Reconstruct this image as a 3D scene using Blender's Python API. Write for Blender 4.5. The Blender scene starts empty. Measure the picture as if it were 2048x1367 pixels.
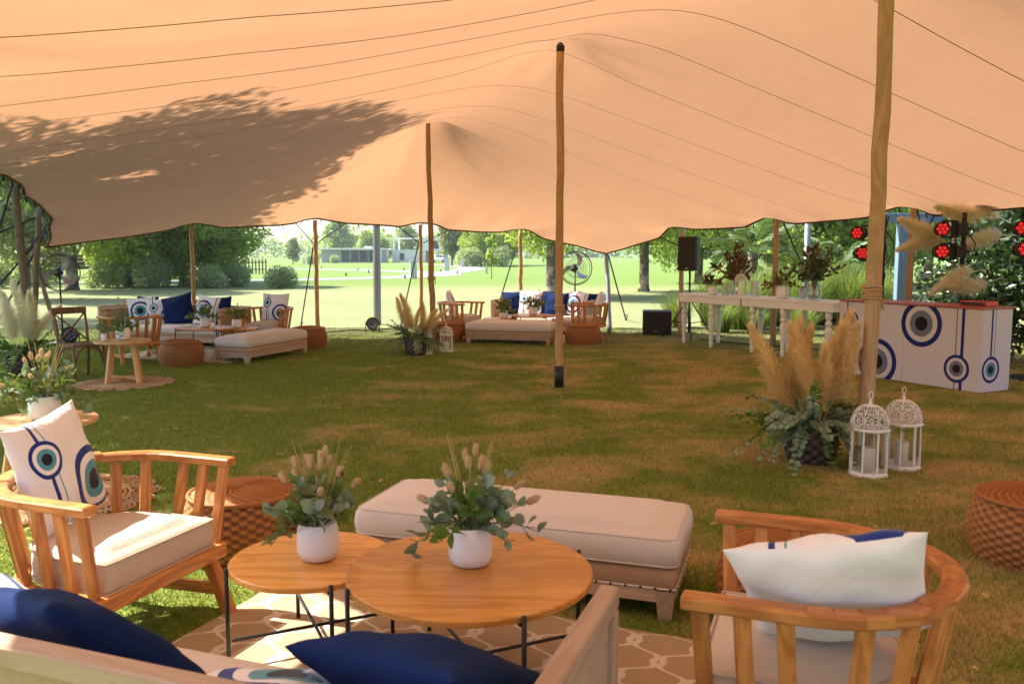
import bpy, math, random
import numpy as np
from mathutils import Vector, Matrix

# ---------------------------------------------------------------- camera, sky, sun, exposure
C = bpy.context.scene.collection
SC = bpy.context.scene
F, CX, CY, H = 1700.0, 1024.0, 683.5, 1.6          # focal length and centre in photo pixels, eye height in metres
PITCH = math.atan((683.5 - 508.0) / F)
cam_d = bpy.data.cameras.new('camera')
cam = bpy.data.objects.new('camera', cam_d)
C.objects.link(cam)
cam.location = (0, 0, H)
cam.rotation_euler = (math.pi / 2 - PITCH, 0, 0)
cam_d.sensor_width = 36
cam_d.lens = F / 2048 * 36
cam_d.clip_start = 0.05
cam_d.clip_end = 3000
cam_d.dof.use_dof = True
cam_d.dof.focus_distance = 7.5
cam_d.dof.aperture_fstop = 4.5
SC.camera = cam

SUN_EL, SUN_AZ = math.radians(47), math.atan2(-0.92, 0.39)   # azimuth from +Y towards +X
w = bpy.data.worlds.new('World')
SC.world = w
w.use_nodes = True
wn = w.node_tree
sky = wn.nodes.new('ShaderNodeTexSky')
sky.sky_type = 'NISHITA'
sky.sun_disc = False
sky.sun_elevation = SUN_EL
sky.sun_rotation = SUN_AZ
sky.air_density = 1.0
sky.dust_density = 2.0
wn.links.new(sky.outputs[0], wn.nodes['Background'].inputs[0])
wn.nodes['Background'].inputs[1].default_value = 0.13
sd = bpy.data.lights.new('sun', 'SUN')
sd.energy = 4.8
sd.angle = math.radians(0.5)
sd.color = (1.0, 0.95, 0.86)
so = bpy.data.objects.new('sun', sd)
C.objects.link(so)
S = Vector((math.cos(SUN_EL) * math.sin(SUN_AZ), math.cos(SUN_EL) * math.cos(SUN_AZ), math.sin(SUN_EL)))
so.rotation_euler = S.to_track_quat('Z', 'Y').to_euler()
so.location = S * 40
vs = SC.view_settings
vs.view_transform = 'Standard'
vs.look = 'None'
vs.gamma = 1
vs.use_curve_mapping = False
vs.exposure = 1.55
cy = SC.cycles
cy.use_denoising = True
cy.max_bounces = 10
cy.diffuse_bounces = 5
cy.glossy_bounces = 3
cy.transmission_bounces = 6
cy.transparent_max_bounces = 12
cy.sample_clamp_indirect = 6

# ---------------------------------------------------------------- helpers
R = random.Random(7)
PI = math.pi


def at(px, py, Y):
    """world point at distance Y down the lawn, seen at photo pixel px, py"""
    x, y = (px - CX) / F, -(py - CY) / F
    dy = math.cos(PITCH) + y * math.sin(PITCH)
    dz = -math.sin(PITCH) + y * math.cos(PITCH)
    t = Y / dy
    return Vector((x * t, Y, H + dz * t))


def gr(px, py, z=0.0):
    """point of the level z seen at a photo pixel"""
    x, y = (px - CX) / F, -(py - CY) / F
    dy = math.cos(PITCH) + y * math.sin(PITCH)
    dz = -math.sin(PITCH) + y * math.cos(PITCH)
    t = (z - H) / dz
    return Vector((x * t, dy * t, z))


class MB:
    """collects shapes into one mesh; gc is a material coordinate kept per vertex (x runs along the grain)"""

    def __init__(s):
        s.v, s.f, s.g, s.m, s.s = [], [], [], [], []

    def add(s, vs, fs, gc=None, m=0, smooth=False):
        b = len(s.v)
        s.v += [tuple(p) for p in vs]
        s.g += [tuple(p) for p in (gc if gc is not None else vs)]
        for f in fs:
            s.f.append([b + i for i in f])
            s.m.append(m)
            s.s.append(smooth)

    def box(s, c, size, rot=None, bev=0.004, m=0):
        hx, hy, hz = size[0] / 2, size[1] / 2, size[2] / 2
        b = min(bev, hx * .45, hy * .45, hz * .45)
        vs, idx = [], {}
        for sx in (-1, 1):
            for sy in (-1, 1):
                for sz in (-1, 1):
                    for k in range(3):
                        p = [sx * (hx - b), sy * (hy - b), sz * (hz - b)]
                        p[k] = (sx * hx, sy * hy, sz * hz)[k]
                        idx[(sx, sy, sz, k)] = len(vs)
                        vs.append(p)
        fs = []
        for k in range(3):
            a, d = [(1, 2), (2, 0), (0, 1)][k]
            for sg in (-1, 1):
                q = []
                for (ea, ed) in ((-1, -1), (1, -1), (1, 1), (-1, 1)):
                    t = [0, 0, 0]
                    t[k], t[a], t[d] = sg, ea, ed
                    q.append(idx[(t[0], t[1], t[2], k)])
                fs.append(q if sg > 0 else q[::-1])
            for ea in (-1, 1):
                for ed in (-1, 1):
                    q = []
                    for (sg, kk) in ((-1, a), (1, a), (1, d), (-1, d)):
                        t = [0, 0, 0]
                        t[k], t[a], t[d] = sg, ea, ed
                        q.append(idx[(t[0], t[1], t[2], kk)])
                    fs.append(q if ea * ed < 0 else q[::-1])
        for sx in (-1, 1):
            for sy in (-1, 1):
                for sz in (-1, 1):
                    q = [idx[(sx, sy, sz, k)] for k in range(3)]
                    fs.append(q if sx * sy * sz > 0 else q[::-1])
        o = sorted(range(3), key=lambda k: -size[k])
        rx, ry = R.random() * 7, R.random() * 7
        gc = [(p[o[0]] + rx, p[o[1]] + ry, p[o[2]]) for p in vs]
        M = rot.to_3x3() if rot is not None else Matrix.Identity(3)
        c = Vector(c)
        s.add([M @ Vector(p) + c for p in vs], fs, gc, m)

    def bar(s, p0, p1, w, h, up=(0, 0, 1), bev=0.004, m=0, ext=0.0):
        p0, p1 = Vector(p0), Vector(p1)
        x = (p1 - p0).normalized()
        y = Vector(up).cross(x)
        if y.length < 1e-4:
            y = Vector((0, 1, 0)).cross(x)
        y.normalize()
        z = x.cross(y)
        M = Matrix((x, y, z)).transposed()
        s.box((p0 + p1) / 2, ((p1 - p0).length + ext, w, h), M, bev, m)

    def tube(s, pts, r, n=8, cap=True, m=0, smooth=True, closed=False):
        pts = [Vector(p) for p in pts]
        k = len(pts)
        rr = r if isinstance(r, (list, tuple)) else [r] * k
        vs, gc, fs = [], [], []
        L = R.random() * 5
        rx = R.random() * 5
        ref = None
        for i, p in enumerate(pts):
            a = pts[(i - 1) % k] if closed or i > 0 else p
            b = pts[(i + 1) % k] if closed or i < k - 1 else p
            t = (b - a)
            t = t.normalized() if t.length > 1e-9 else Vector((0, 0, 1))
            if ref is None:
                ref = t.orthogonal().normalized()
            ref = (ref - t * ref.dot(t))
            ref = ref.normalized() if ref.length > 1e-6 else t.orthogonal().normalized()
            bi = t.cross(ref)
            if i:
                L += (p - pts[i - 1]).length
            for j in range(n):
                an = 2 * PI * j / n
                o = ref * math.cos(an) + bi * math.sin(an)
                vs.append(p + o * rr[i])
                gc.append((L, rx + math.cos(an) * rr[i], math.sin(an) * rr[i]))
        for i in range(k if closed else k - 1):
            i2 = (i + 1) % k
            for j in range(n):
                j2 = (j + 1) % n
                fs.append((i * n + j, i * n + j2, i2 * n + j2, i2 * n + j))
        if cap and not closed:
            fs.append(tuple(range(n))[::-1])
            fs.append(tuple(range((k - 1) * n, k * n)))
        s.add(vs, fs, gc, m, smooth)

    def lathe(s, prof, n=24, c=(0, 0, 0), rot=None, m=0, smooth=True, cap0=True, cap1=True):
        vs, fs = [], []
        k = len(prof)
        for (r, z) in prof:
            for j in range(n):
                a = 2 * PI * j / n
                vs.append(Vector((r * math.cos(a), r * math.sin(a), z)))
        for i in range(k - 1):
            for j in range(n):
                j2 = (j + 1) % n
                fs.append((i * n + j, i * n + j2, (i + 1) * n + j2, (i + 1) * n + j))
        if cap0 and prof[0][0] > 1e-5:
            fs.append(tuple(range(n))[::-1])
        if cap1 and prof[-1][0] > 1e-5:
            fs.append(tuple(range((k - 1) * n, k * n)))
        gc = [tuple(p) for p in vs]
        M = rot.to_3x3() if rot is not None else Matrix.Identity(3)
        c = Vector(c)
        s.add([M @ p + c for p in vs], fs, gc, m, smooth)

    def slab(s, outline, prof, m=0, smooth=True, bulge=0.0):
        """outline (ccw 2-D) swept through (inset, z) rings; ends closed by a centre point"""
        n = len(outline)
        xs, ys = [p[0] for p in outline], [p[1] for p in outline]
        mx_, my_ = (min(xs) + max(xs)) / 2, (min(ys) + max(ys)) / 2
        hx, hy = (max(xs) - min(xs)) / 2, (max(ys) - min(ys)) / 2
        vs, fs = [], []
        for (ins, z) in prof:
            for (x, y) in outline:
                vs.append((mx_ + (x - mx_) * (1 - ins / hx), my_ + (y - my_) * (1 - ins / hy), z))
        k = len(prof)
        for i in range(k - 1):
            for j in range(n):
                j2 = (j + 1) % n
                fs.append((i * n + j, i * n + j2, (i + 1) * n + j2, (i + 1) * n + j))
        cx = sum(p[0] for p in outline) / n
        cyy = sum(p[1] for p in outline) / n
        for (ring, z, up) in ((0, prof[0][1], False), (k - 1, prof[-1][1] + bulge, True)):
            prev = ring * n
            for f in (.93, .82, .65, .42, .2):
                b = len(vs)
                for i in range(n):
                    q = vs[ring * n + i]
                    vs.append((cx + (q[0] - cx) * f, cyy + (q[1] - cyy) * f, z + (bulge * (1 - f * f) if up else 0)))
                for j in range(n):
                    j2 = (j + 1) % n
                    q = (prev + j, prev + j2, b + j2, b + j)
                    fs.append(q if up else q[::-1])
                prev = b
            b = len(vs)
            vs.append((cx, cyy, z + (bulge if up else 0)))
            for j in range(n):
                t = (prev + j, prev + (j + 1) % n, b)
                fs.append(t if up else t[::-1])
        s.add(vs, fs, None, m, smooth)

    def build(s, name, mats, parent=None, loc=None):
        me = bpy.data.meshes.new(name)
        me.from_pydata(s.v, [], s.f)
        if not isinstance(mats, (list, tuple)):
            mats = [mats]
        for x in mats:
            me.materials.append(x)
        me.polygons.foreach_set('material_index', s.m)
        me.polygons.foreach_set('use_smooth', s.s)
        a = me.attributes.new('gc', 'FLOAT_VECTOR', 'POINT')
        a.data.foreach_set('vector', np.array(s.g, dtype=np.float32).ravel())
        me.update()
        return link(name, me, parent, loc)


def link(name, me, parent=None, loc=None):
    o = bpy.data.objects.new(name, me)
    C.objects.link(o)
    if parent is not None:
        o.parent = parent
    if loc is not None:
        o.location = loc
    return o


def np_mesh(name, V, Fc, mats, G=None, smooth=False):
    """mesh from arrays: V n x 3, Fc m x k (all faces with the same count of corners)"""
    me = bpy.data.meshes.new(name)
    n, k = len(V), Fc.shape[1]
    me.vertices.add(n)
    me.vertices.foreach_set('co', V.astype(np.float32).ravel())
    me.loops.add(Fc.size)
    me.loops.foreach_set('vertex_index', Fc.astype(np.int32).ravel())
    me.polygons.add(len(Fc))
    me.polygons.foreach_set('loop_start', np.arange(len(Fc), dtype=np.int32) * k)
    me.polygons.foreach_set('use_smooth', np.full(len(Fc), smooth))
    for x in (mats if isinstance(mats, (list, tuple)) else [mats]):
        me.materials.append(x)
    if G is not None:
        a = me.attributes.new('gc', 'FLOAT_VECTOR', 'POINT')
        a.data.foreach_set('vector', G.astype(np.float32).ravel())
    me.update(calc_edges=True)
    me.validate()
    return me


def tag(o, label, cat, group=None, kind=None):
    if label:
        o['label'] = label
    if cat:
        o['category'] = cat
    if group:
        o['group'] = group
    if kind:
        o['kind'] = kind
    return o


def thing(name, label, cat, loc=(0, 0, 0), rz=0.0, group=None, scale=1.0):
    o = bpy.data.objects.new(name, None)
    C.objects.link(o)
    o.empty_display_size = .1
    o.location = loc
    o.rotation_euler = (0, 0, rz)
    o.scale = (scale,) * 3
    return tag(o, label, cat, group)


def structure(name, o):
    o.name = name
    o['kind'] = 'structure'
    return o


def dup(root, label, loc, rz=0.0, scale=None, rot=None):
    def cp(o, par):
        c = o.copy()
        C.objects.link(c)
        if par is not None:
            c.parent = par
        for ch in list(o.children):
            cp(ch, c)
        return c
    r = cp(root, None)
    r.location = loc
    r.rotation_euler = rot if rot is not None else (0, 0, rz)
    if scale is not None:
        r.scale = (scale,) * 3 if not isinstance(scale, (tuple, list)) else scale
    r['label'] = label
    return r


class Maker:
    """first call builds the thing, the next ones copy it"""

    def __init__(s, fn):
        s.fn, s.first = fn, None

    def __call__(s, label, loc, rz=0.0, scale=1.0, rot=None):
        if s.first is None:
            s.first = s.fn()
            r = s.first
            r.location = loc
            r.rotation_euler = rot if rot is not None else (0, 0, rz)
            r.scale = (scale,) * 3 if not isinstance(scale, (tuple, list)) else scale
            r['label'] = label
            return r
        return dup(s.first, label, loc, rz, scale, rot)


# ---------------------------------------------------------------- materials
class NT:
    def __init__(s, name):
        s.mat = bpy.data.materials.new(name)
        s.mat.use_nodes = True
        s.t = s.mat.node_tree
        s.t.nodes.clear()
        s.out = s.n('ShaderNodeOutputMaterial')

    def n(s, typ, ins=None, **kw):
        nd = s.t.nodes.new(typ)
        for k, v in kw.items():
            setattr(nd, k, v)
        for k, v in (ins or {}).items():
            s.set(nd, k, v)
        return nd

    def set(s, nd, k, v):
        sock = nd.inputs[k]
        if isinstance(v, bpy.types.NodeSocket):
            s.t.links.new(v, sock)
        elif isinstance(v, bpy.types.Node):
            s.t.links.new(v.outputs[0], sock)
        else:
            if isinstance(v, (tuple, list)) and len(v) == 3 and sock.type == 'RGBA':
                v = (*v, 1)
            sock.default_value = v

    def math(s, op, a, b=0.0, c=None, clamp=False):
        nd = s.n('ShaderNodeMath', operation=op, use_clamp=clamp)
        s.set(nd, 0, a)
        s.set(nd, 1, b)
        if c is not None:
            s.set(nd, 2, c)
        return nd.outputs[0]

    def mix(s, fac, a, b, blend='MIX'):
        nd = s.n('ShaderNodeMix', data_type='RGBA', blend_type=blend)
        s.set(nd, 0, fac)
        s.set(nd, 6, a)
        s.set(nd, 7, b)
        return nd.outputs[2]

    def ramp(s, fac, stops, interp='LINEAR'):
        nd = s.n('ShaderNodeValToRGB')
        cr = nd.color_ramp
        cr.interpolation = interp
        while len(cr.elements) < len(stops):
            cr.elements.new(0.5)
        for e, (p, c) in zip(cr.elements, stops):
            e.position = p
            e.color = c if len(c) == 4 else (*c, 1)
        s.set(nd, 0, fac)
        return nd

    def noise(s, vec, scale, detail=4, rough=.55, dist=0.0, out=0):
        nd = s.n('ShaderNodeTexNoise', {'Scale': scale, 'Detail': detail, 'Roughness': rough, 'Distortion': dist})
        if vec is not None:
            s.set(nd, 'Vector', vec)
        return nd.outputs[out]

    def gc(s):
        return s.n('ShaderNodeAttribute', attribute_name='gc').outputs['Vector']

    def pos(s):
        return s.n('ShaderNodeNewGeometry').outputs['Position']

    def obj(s):
        return s.n('ShaderNodeTexCoord').outputs['Object']

    def scale(s, vec, sc, loc=(0, 0, 0), rot=(0, 0, 0)):
        nd = s.n('ShaderNodeMapping', {'Scale': sc, 'Location': loc, 'Rotation': rot})
        s.set(nd, 'Vector', vec)
        return nd.outputs[0]

    def sep(s, vec):
        nd = s.n('ShaderNodeSeparateXYZ')
        s.set(nd, 0, vec)
        return nd.outputs

    def bump(s, h, strength=.3, dist=.01):
        return s.n('ShaderNodeBump', {'Height': h, 'Strength': strength, 'Distance': dist}).outputs[0]

    def bsdf(s, col, rough=.6, nrm=None, spec=.4, metal=0.0, **kw):
        nd = s.n('ShaderNodeBsdfPrincipled', {'Base Color': col, 'Roughness': rough, 'Metallic': metal, 'Specular IOR Level': spec})
        if nrm is not None:
            s.set(nd, 'Normal', nrm)
        for k, v in kw.items():
            s.set(nd, k, v)
        return nd.outputs[0]

    def end(s, sh):
        s.t.links.new(sh, s.out.inputs[0])
        return s.mat


def m_plain(name, col, rough=.6, spec=.4, metal=0.0, var=.12, sc=14, bump=.1):
    t = NT(name)
    v = t.obj()
    n = t.noise(v, sc, 5)
    c = t.mix(n, tuple(x * (1 - var) for x in col), tuple(min(1, x * (1 + var)) for x in col))
    n2 = t.noise(v, sc * 9, 3)
    rr = t.math('MULTIPLY_ADD', n, .2, rough - .1)
    return t.end(t.bsdf(c, rr, t.bump(n2, bump, .004), spec, metal))


def m_wood(name, dark, light, rough=.5, sc=1.0, spec=.35, weather=0.0):
    t = NT(name)
    g = t.gc()
    big = t.noise(t.scale(g, (1.2 * sc, 7 * sc, 7 * sc)), 1.0, 3, .5, .6)
    rings = t.math('FRACT', t.math('MULTIPLY', big, 7.0))
    rings = t.math('ABSOLUTE', t.math('MULTIPLY_ADD', rings, 2, -1))
    fine = t.noise(t.scale(g, (6 * sc, 160 * sc, 160 * sc)), 1.0, 3, .6)
    knot = t.noise(t.scale(g, (5, 11, 11)), 1.0, 2)
    f = t.math('ADD', t.math('MULTIPLY', rings, .55), t.math('MULTIPLY', fine, .5))
    c = t.mix(f, dark, light)
    k = t.ramp(knot, [(0, (0, 0, 0)), (.69, (0, 0, 0)), (.78, (1, 1, 1))])
    c = t.mix(t.math('MULTIPLY', k.outputs[0], .6), c, tuple(x * .4 for x in dark))
    oi = t.n('ShaderNodeObjectInfo').outputs['Random']
    c = t.mix(1.0, c, t.ramp(oi, [(0, (.78, .74, .70)), (1, (1.14, 1.14, 1.14))]).outputs[0], 'MULTIPLY')
    if weather:
        wn_ = t.noise(t.scale(g, (1.5, 9, 9)), 1.0, 5)
        c = t.mix(t.math('MULTIPLY', wn_, weather), c, (.32, .27, .22))
    return t.end(t.bsdf(c, t.math('MULTIPLY_ADD', fine, .2, rough - .1), t.bump(fine, .25, .002), spec))


def m_fabric(name, col, rough=.9, weave=900, var=.08, sheen=.2):
    t = NT(name)
    v = t.obj()
    x, y, z = t.sep(v)
    wv = t.math('MULTIPLY', t.math('SINE', t.math('MULTIPLY', t.math('ADD', x, z), weave)), t.math('SINE', t.math('MULTIPLY', t.math('ADD', y, z), weave)))
    n = t.noise(v, 6, 5)
    n2 = t.noise(v, 160, 2)
    c = t.mix(n, tuple(a * (1 - var) for a in col), tuple(min(1, a * (1 + var)) for a in col))
    c = t.mix(t.math('MULTIPLY', n2, .25), c, tuple(a * .6 for a in col))
    h = t.math('ADD', t.math('MULTIPLY', wv, .3), t.math('MULTIPLY', n, 1.2))
    fold = t.noise(v, 11, 4, .6, 1.2)
    h = t.math('ADD', h, t.math('MULTIPLY', fold, 2.2))
    return t.end(t.bsdf(c, rough, t.bump(h, .32, .009), .15, **{'Sheen Weight': sheen}))


def m_weave(name, dark, light):
    t = NT(name)
    x, y, z = t.sep(t.gc())
    n = t.noise(t.obj(), 9, 4)
    n2 = t.noise(t.obj(), 120, 3)
    c = t.mix(x, dark, light)
    c = t.mix(t.math('MULTIPLY', n, .55), c, tuple(v * .62 for v in light))
    c = t.mix(t.math('MULTIPLY', n2, .25), c, dark)
    return t.end(t.bsdf(c, .55, t.bump(n2, .3, .003), .3))


def eye_mix(t, base, vec, cx, cz, rad, ring, white, mid, core):
    x, y, z = vec
    dx = t.math('SUBTRACT', x, cx)
    dz = t.math('SUBTRACT', y, cz)
    d = t.math('DIVIDE', t.math('SQRT', t.math('ADD', t.math('MULTIPLY', dx, dx), t.math('MULTIPLY', dz, dz))), rad)
    r = t.ramp(t.math('MULTIPLY', d, .5), [(0, core), (.15, mid), (.28, white), (.39, ring), (.5, (1, 1, 1, 0))], 'CONSTANT')
    return t.mix(r.outputs[1], base, r.outputs[0])


def stripe_mix(t, base, x, cx, w, col, y=None, ymin=None, ymax=None):
    m = t.math('LESS_THAN', t.math('ABSOLUTE', t.math('SUBTRACT', x, cx)), w / 2)
    if ymin is not None:
        m = t.math('MULTIPLY', m, t.math('GREATER_THAN', y, ymin))
    if ymax is not None:
        m = t.math('MULTIPLY', m, t.math('LESS_THAN', y, ymax))
    return t.mix(m, base, col)


NAVY, TEAL, BLACKC, CREAM, GREYB = (.012, .03, .2), (.08, .28, .36), (.012, .012, .02), (.78, .76, .78), (.2, .23, .3)


def m_print(name, kind):
    t = NT(name)
    g = t.gc()
    xyz = t.sep(g)
    base = CREAM
    if kind == 'pillow':
        c = stripe_mix(t, base, xyz[0], -.5, .07, NAVY)
        c = stripe_mix(t, c, xyz[0], -.36, .025, TEAL)
        c = eye_mix(t, c, xyz, -.5, .3, .33, NAVY, CREAM, TEAL, BLACKC)
        c = eye_mix(t, c, xyz, .55, -.42, .62, NAVY, CREAM, TEAL, BLACKC)
    elif kind == 'pillow_big':
        c = eye_mix(t, base, xyz, -.1, -.05, .72, NAVY, CREAM, TEAL, BLACKC)
        c = stripe_mix(t, c, xyz[0], .8, .05, NAVY)
    elif kind == 'booth':
        c = stripe_mix(t, base, xyz[0], .135, .022, NAVY, xyz[1], .71)
        c = stripe_mix(t, c, xyz[0], .20, .010, GREYB, xyz[1], .71)
        c = eye_mix(t, c, xyz, .19, .72, .135, NAVY, CREAM, GREYB, BLACKC)
        c = eye_mix(t, c, xyz, .64, .22, .30, NAVY, CREAM, GREYB, BLACKC)
        c = eye_mix(t, c, xyz, 1.27, .755, .285, NAVY, CREAM, GREYB, BLACKC)
        c = stripe_mix(t, c, xyz[0], 1.83, .04, NAVY)
        c = stripe_mix(t, c, xyz[0], 1.75, .016, GREYB)
        c = eye_mix(t, c, xyz, 1.77, .26, .165, NAVY, CREAM, GREYB, BLACKC)
    else:
        c = stripe_mix(t, base, xyz[0], .19, .03, NAVY, xyz[1], .26)
        c = stripe_mix(t, c, xyz[0], .25, .012, GREYB, xyz[1], .26)
        c = eye_mix(t, c, xyz, .2, .27, .155, NAVY, CREAM, (.1, .3, .45), BLACKC)
    n = t.noise(t.obj(), 30, 4)
    if kind.startswith('pillow'):
        n2 = t.noise(t.obj(), 7, 3)
        return t.end(t.bsdf(c, .85, t.bump(t.math('ADD', n2, t.math('MULTIPLY', n, .12)), .5, .03), .15, **{'Sheen Weight': .2}))
    c = t.mix(1.0, c, (.70, .66, .69), 'MULTIPLY')
    return t.end(t.bsdf(c, .68, t.bump(n, .05, .003), .18))


def m_rug():
    t = NT('trellis_rug')
    g = t.gc()
    gx, gy, gz = t.sep(g)
    L, k = .128, 2 * PI / .33
    sn = t.math('ADD', t.math('MULTIPLY', t.math('SINE', t.math('MULTIPLY', gy, k)), .061), t.math('MULTIPLY', t.math('SINE', t.math('MULTIPLY', gy, 3 * k)), .017))

    def fam(off):
        v = t.math('ADD', gx, off) if not isinstance(off, float) else t.math('ADD', gx, off)
        return t.math('ABSOLUTE', t.math('SUBTRACT', t.math('FLOORED_MODULO', v, 2 * L), L))
    d = t.math('MINIMUM', fam(sn), fam(t.math('SUBTRACT', L, sn)))
    line = t.math('LESS_THAN', d, .0145)
    fib = t.noise(t.scale(g, (60, 400, 1)), 1.0, 2)
    n = t.noise(g, 5, 5)
    tan = t.mix(n, (.42, .30, .18), (.54, .41, .27))
    c = t.mix(line, tan, (.78, .71, .62))
    c = t.mix(t.math('MULTIPLY', fib, .35), c, (.22, .16, .1))
    return t.end(t.bsdf(c, .95, t.bump(t.math('ADD', fib, t.math('MULTIPLY', line, .8)), .5, .004), .1))


def m_leaf(name, a, b, trans=.35, rough=.5, spec=.35, dry=None):
    t = NT(name)
    x, y, z = t.sep(t.gc())
    c = t.mix(x, a, b)
    if dry:
        c = t.mix(t.math('GREATER_THAN', y, .93), c, dry)
    n = t.noise(t.obj(), 3, 3)
    c = t.mix(t.math('MULTIPLY', n, .4), c, tuple(v * .6 for v in a))
    p = t.bsdf(c, rough, None, spec)
    tr = t.n('ShaderNodeBsdfTranslucent', {'Color': t.mix(.5, c, (min(1, b[0] * 1.5), min(1, b[1] * 1.6), b[2] * .8))}).outputs[0]
    mx = t.n('ShaderNodeMixShader', {0: trans, 1: p, 2: tr})
    return t.end(mx.outputs[0])


def m_glass(name, tint=(.95, .97, .97), refl=.09):
    t = NT(name)
    lw = t.n('ShaderNodeLayerWeight', {'Blend': .25}).outputs['Fresnel']
    tr = t.n('ShaderNodeBsdfTransparent', {'Color': tint})
    gl = t.n('ShaderNodeBsdfGlossy', {'Roughness': .03, 'Color': (1, 1, 1)})
    f = t.math('ADD', t.math('MULTIPLY', lw, .55), refl, clamp=True)
    return t.end(t.n('ShaderNodeMixShader', {0: f, 1: tr.outputs[0], 2: gl.outputs[0]}).outputs[0])


def lawn_nodes(t, blades=False):
    p = t.pos()
    x, y, z = t.sep(p)
    far = t.noise(t.scale(p, (.06, .2, 0)), 1.0, 5, .6)
    patch = t.noise(t.scale(p, (.95, 1.3, 0)), 1.0, 6, .62, .4)
    fine = t.noise(t.scale(p, (26, 26, 0)), 1.0, 4, .7)
    clump = t.noise(t.scale(p, (5, 5, 0)), 1.0, 4, .7)
    green = t.mix(clump, (.155, .235, .034), (.31, .36, .075))
    dry = t.mix(fine, (.47, .32, .135), (.78, .56, .29))
    # worn towards the middle of the tent floor, greener towards the left
    lean = t.math('MULTIPLY_ADD', x, .03, .03)
    lean = t.math('MINIMUM', t.math('MAXIMUM', lean, -.12), .09)
    w_ = t.ramp(t.math('ADD', patch, lean), [(.49, (0, 0, 0)), (.69, (1, 1, 1))])
    near = t.mix(t.math('MULTIPLY', w_.outputs[0], .8), green, dry)
    near = t.mix(t.math('MULTIPLY', fine, .3), near, (.06, .05, .015))
    pale = t.mix(far, (.19, .215, .09), (.31, .32, .16))
    pale = t.mix(t.math('MULTIPLY', fine, .35), pale, (.11, .125, .045))
    lush = t.mix(far, (.11, .185, .035), (.175, .235, .062))
    yy = t.math('ADD', y, t.math('MULTIPLY_ADD', far, 6.0, -3.0))
    k1 = t.ramp(t.math('MULTIPLY_ADD', yy, .2, -2.6), [(0, (0, 0, 0)), (1, (1, 1, 1))])       # 13..18 m
    k2 = t.ramp(t.math('MULTIPLY_ADD', yy, .12, -4.6), [(0, (0, 0, 0)), (1, (1, 1, 1))])      # 38..47 m
    c = t.mix(k1.outputs[0], near, pale)
    c = t.mix(k2.outputs[0], c, lush)
    return c, fine, clump


def m_lawn():
    t = NT('lawn')
    c, fine, clump = lawn_nodes(t)
    return t.end(t.bsdf(c, .95, t.bump(t.math('ADD', fine, clump), .8, .03), .1))


def m_blades():
    t = NT('grass_blades')
    c, fine, clump = lawn_nodes(t)
    x, y, z = t.sep(t.gc())
    c = t.mix(1.0, c, t.ramp(x, [(0, (.62, .66, .6)), (1, (1.5, 1.45, 1.3))]).outputs[0], 'MULTIPLY')
    p = t.bsdf(c, .7, None, .2)
    tr = t.n('ShaderNodeBsdfTranslucent', {'Color': c}).outputs[0]
    return t.end(t.n('ShaderNodeMixShader', {0: .25, 1: p, 2: tr}).outputs[0])


def m_tent():
    t = NT('stretch_fabric')
    p = t.pos()
    n = t.noise(p, 1.3, 4)
    wr = t.noise(t.scale(p, (14, 14, 14)), 1.0, 4, .65, 1.0)
    dirt = t.noise(p, 5, 5, .7)
    f = t.math('ADD', t.math('MULTIPLY', n, .5), t.math('MULTIPLY', dirt, .5))
    refl = t.mix(f, (.42, .27, .165), (.52, .345, .215))
    trc = t.mix(f, (.32, .163, .083), (.385, .202, .106))
    nb = t.bump(wr, .22, .02)
    d = t.n('ShaderNodeBsdfDiffuse', {'Color': refl, 'Normal': nb}).outputs[0]
    tr = t.n('ShaderNodeBsdfTranslucent', {'Color': trc, 'Normal': nb}).outputs[0]
    return t.end(t.n('ShaderNodeMixShader', {0: .58, 1: d, 2: tr}).outputs[0])


def m_emit(name, col, strength, base=(.1, .01, .01)):
    t = NT(name)
    return t.end(t.bsdf(base, .25, None, .5, **{'Emission Color': col, 'Emission Strength': strength}))


def m_bark(name, a, b):
    t = NT(name)
    g = t.gc()
    n = t.noise(t.scale(g, (3, 16, 16)), 1.0, 6, .65)
    l = t.noise(g, 2.2, 4)
    c = t.mix(n, a, b)
    c = t.mix(t.ramp(l, [(.52, (0, 0, 0)), (.6, (1, 1, 1))]).outputs[0], c, tuple(min(1, v * 1.7) for v in b))
    return t.end(t.bsdf(c, .9, t.bump(n, .8, .02), .1))


M = {}
M['lawn'] = m_lawn()
M['blades'] = m_blades()
M['tent'] = m_tent()
M['seam'] = m_plain('seam_tape', (.24, .12, .06), .8)
M['hem'] = m_plain('hem_webbing', (.11, .07, .04), .85)
M['pole'] = m_wood('pole_wood', (.30, .15, .065), (.50, .30, .15), .7, .8, .2, .25)
M['pole_pale'] = m_wood('weathered_pole_wood', (.33, .21, .11), (.56, .40, .23), .75, .8, .2, .45)
M['pole_grey'] = m_wood('grey_pole_wood', (.11, .075, .055), (.20, .14, .105), .8, .8, .15, .2)
M['rope'] = m_plain('rope', (.42, .26, .14), .9, sc=80)
M['black_rope'] = m_plain('black_rope', (.018, .018, .022), .8, sc=80)
M['black'] = m_plain('black_metal', (.014, .014, .016), .45, sc=40)
M['black_plastic'] = m_plain('black_plastic', (.018, .018, .02), .55, sc=60, bump=.25)
M['grille'] = m_plain('speaker_grille', (.02, .017, .016), .65, sc=220, bump=.6)
M['steel'] = m_plain('galvanised_steel', (.23, .24, .25), .45, .5, .6, sc=18)
M['chrome'] = m_plain('bright_steel', (.5, .5, .5), .3, .5, .9, sc=18)
M['blue_steel'] = m_plain('blue_grey_paint', (.16, .24, .32), .5, sc=10)
M['oak'] = m_wood('warm_chair_wood', (.31, .095, .02), (.68, .31, .09), .42)
M['table_top'] = m_wood('tabletop_wood', (.47, .18, .028), (.82, .43, .105), .30, .55, .45)
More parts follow.
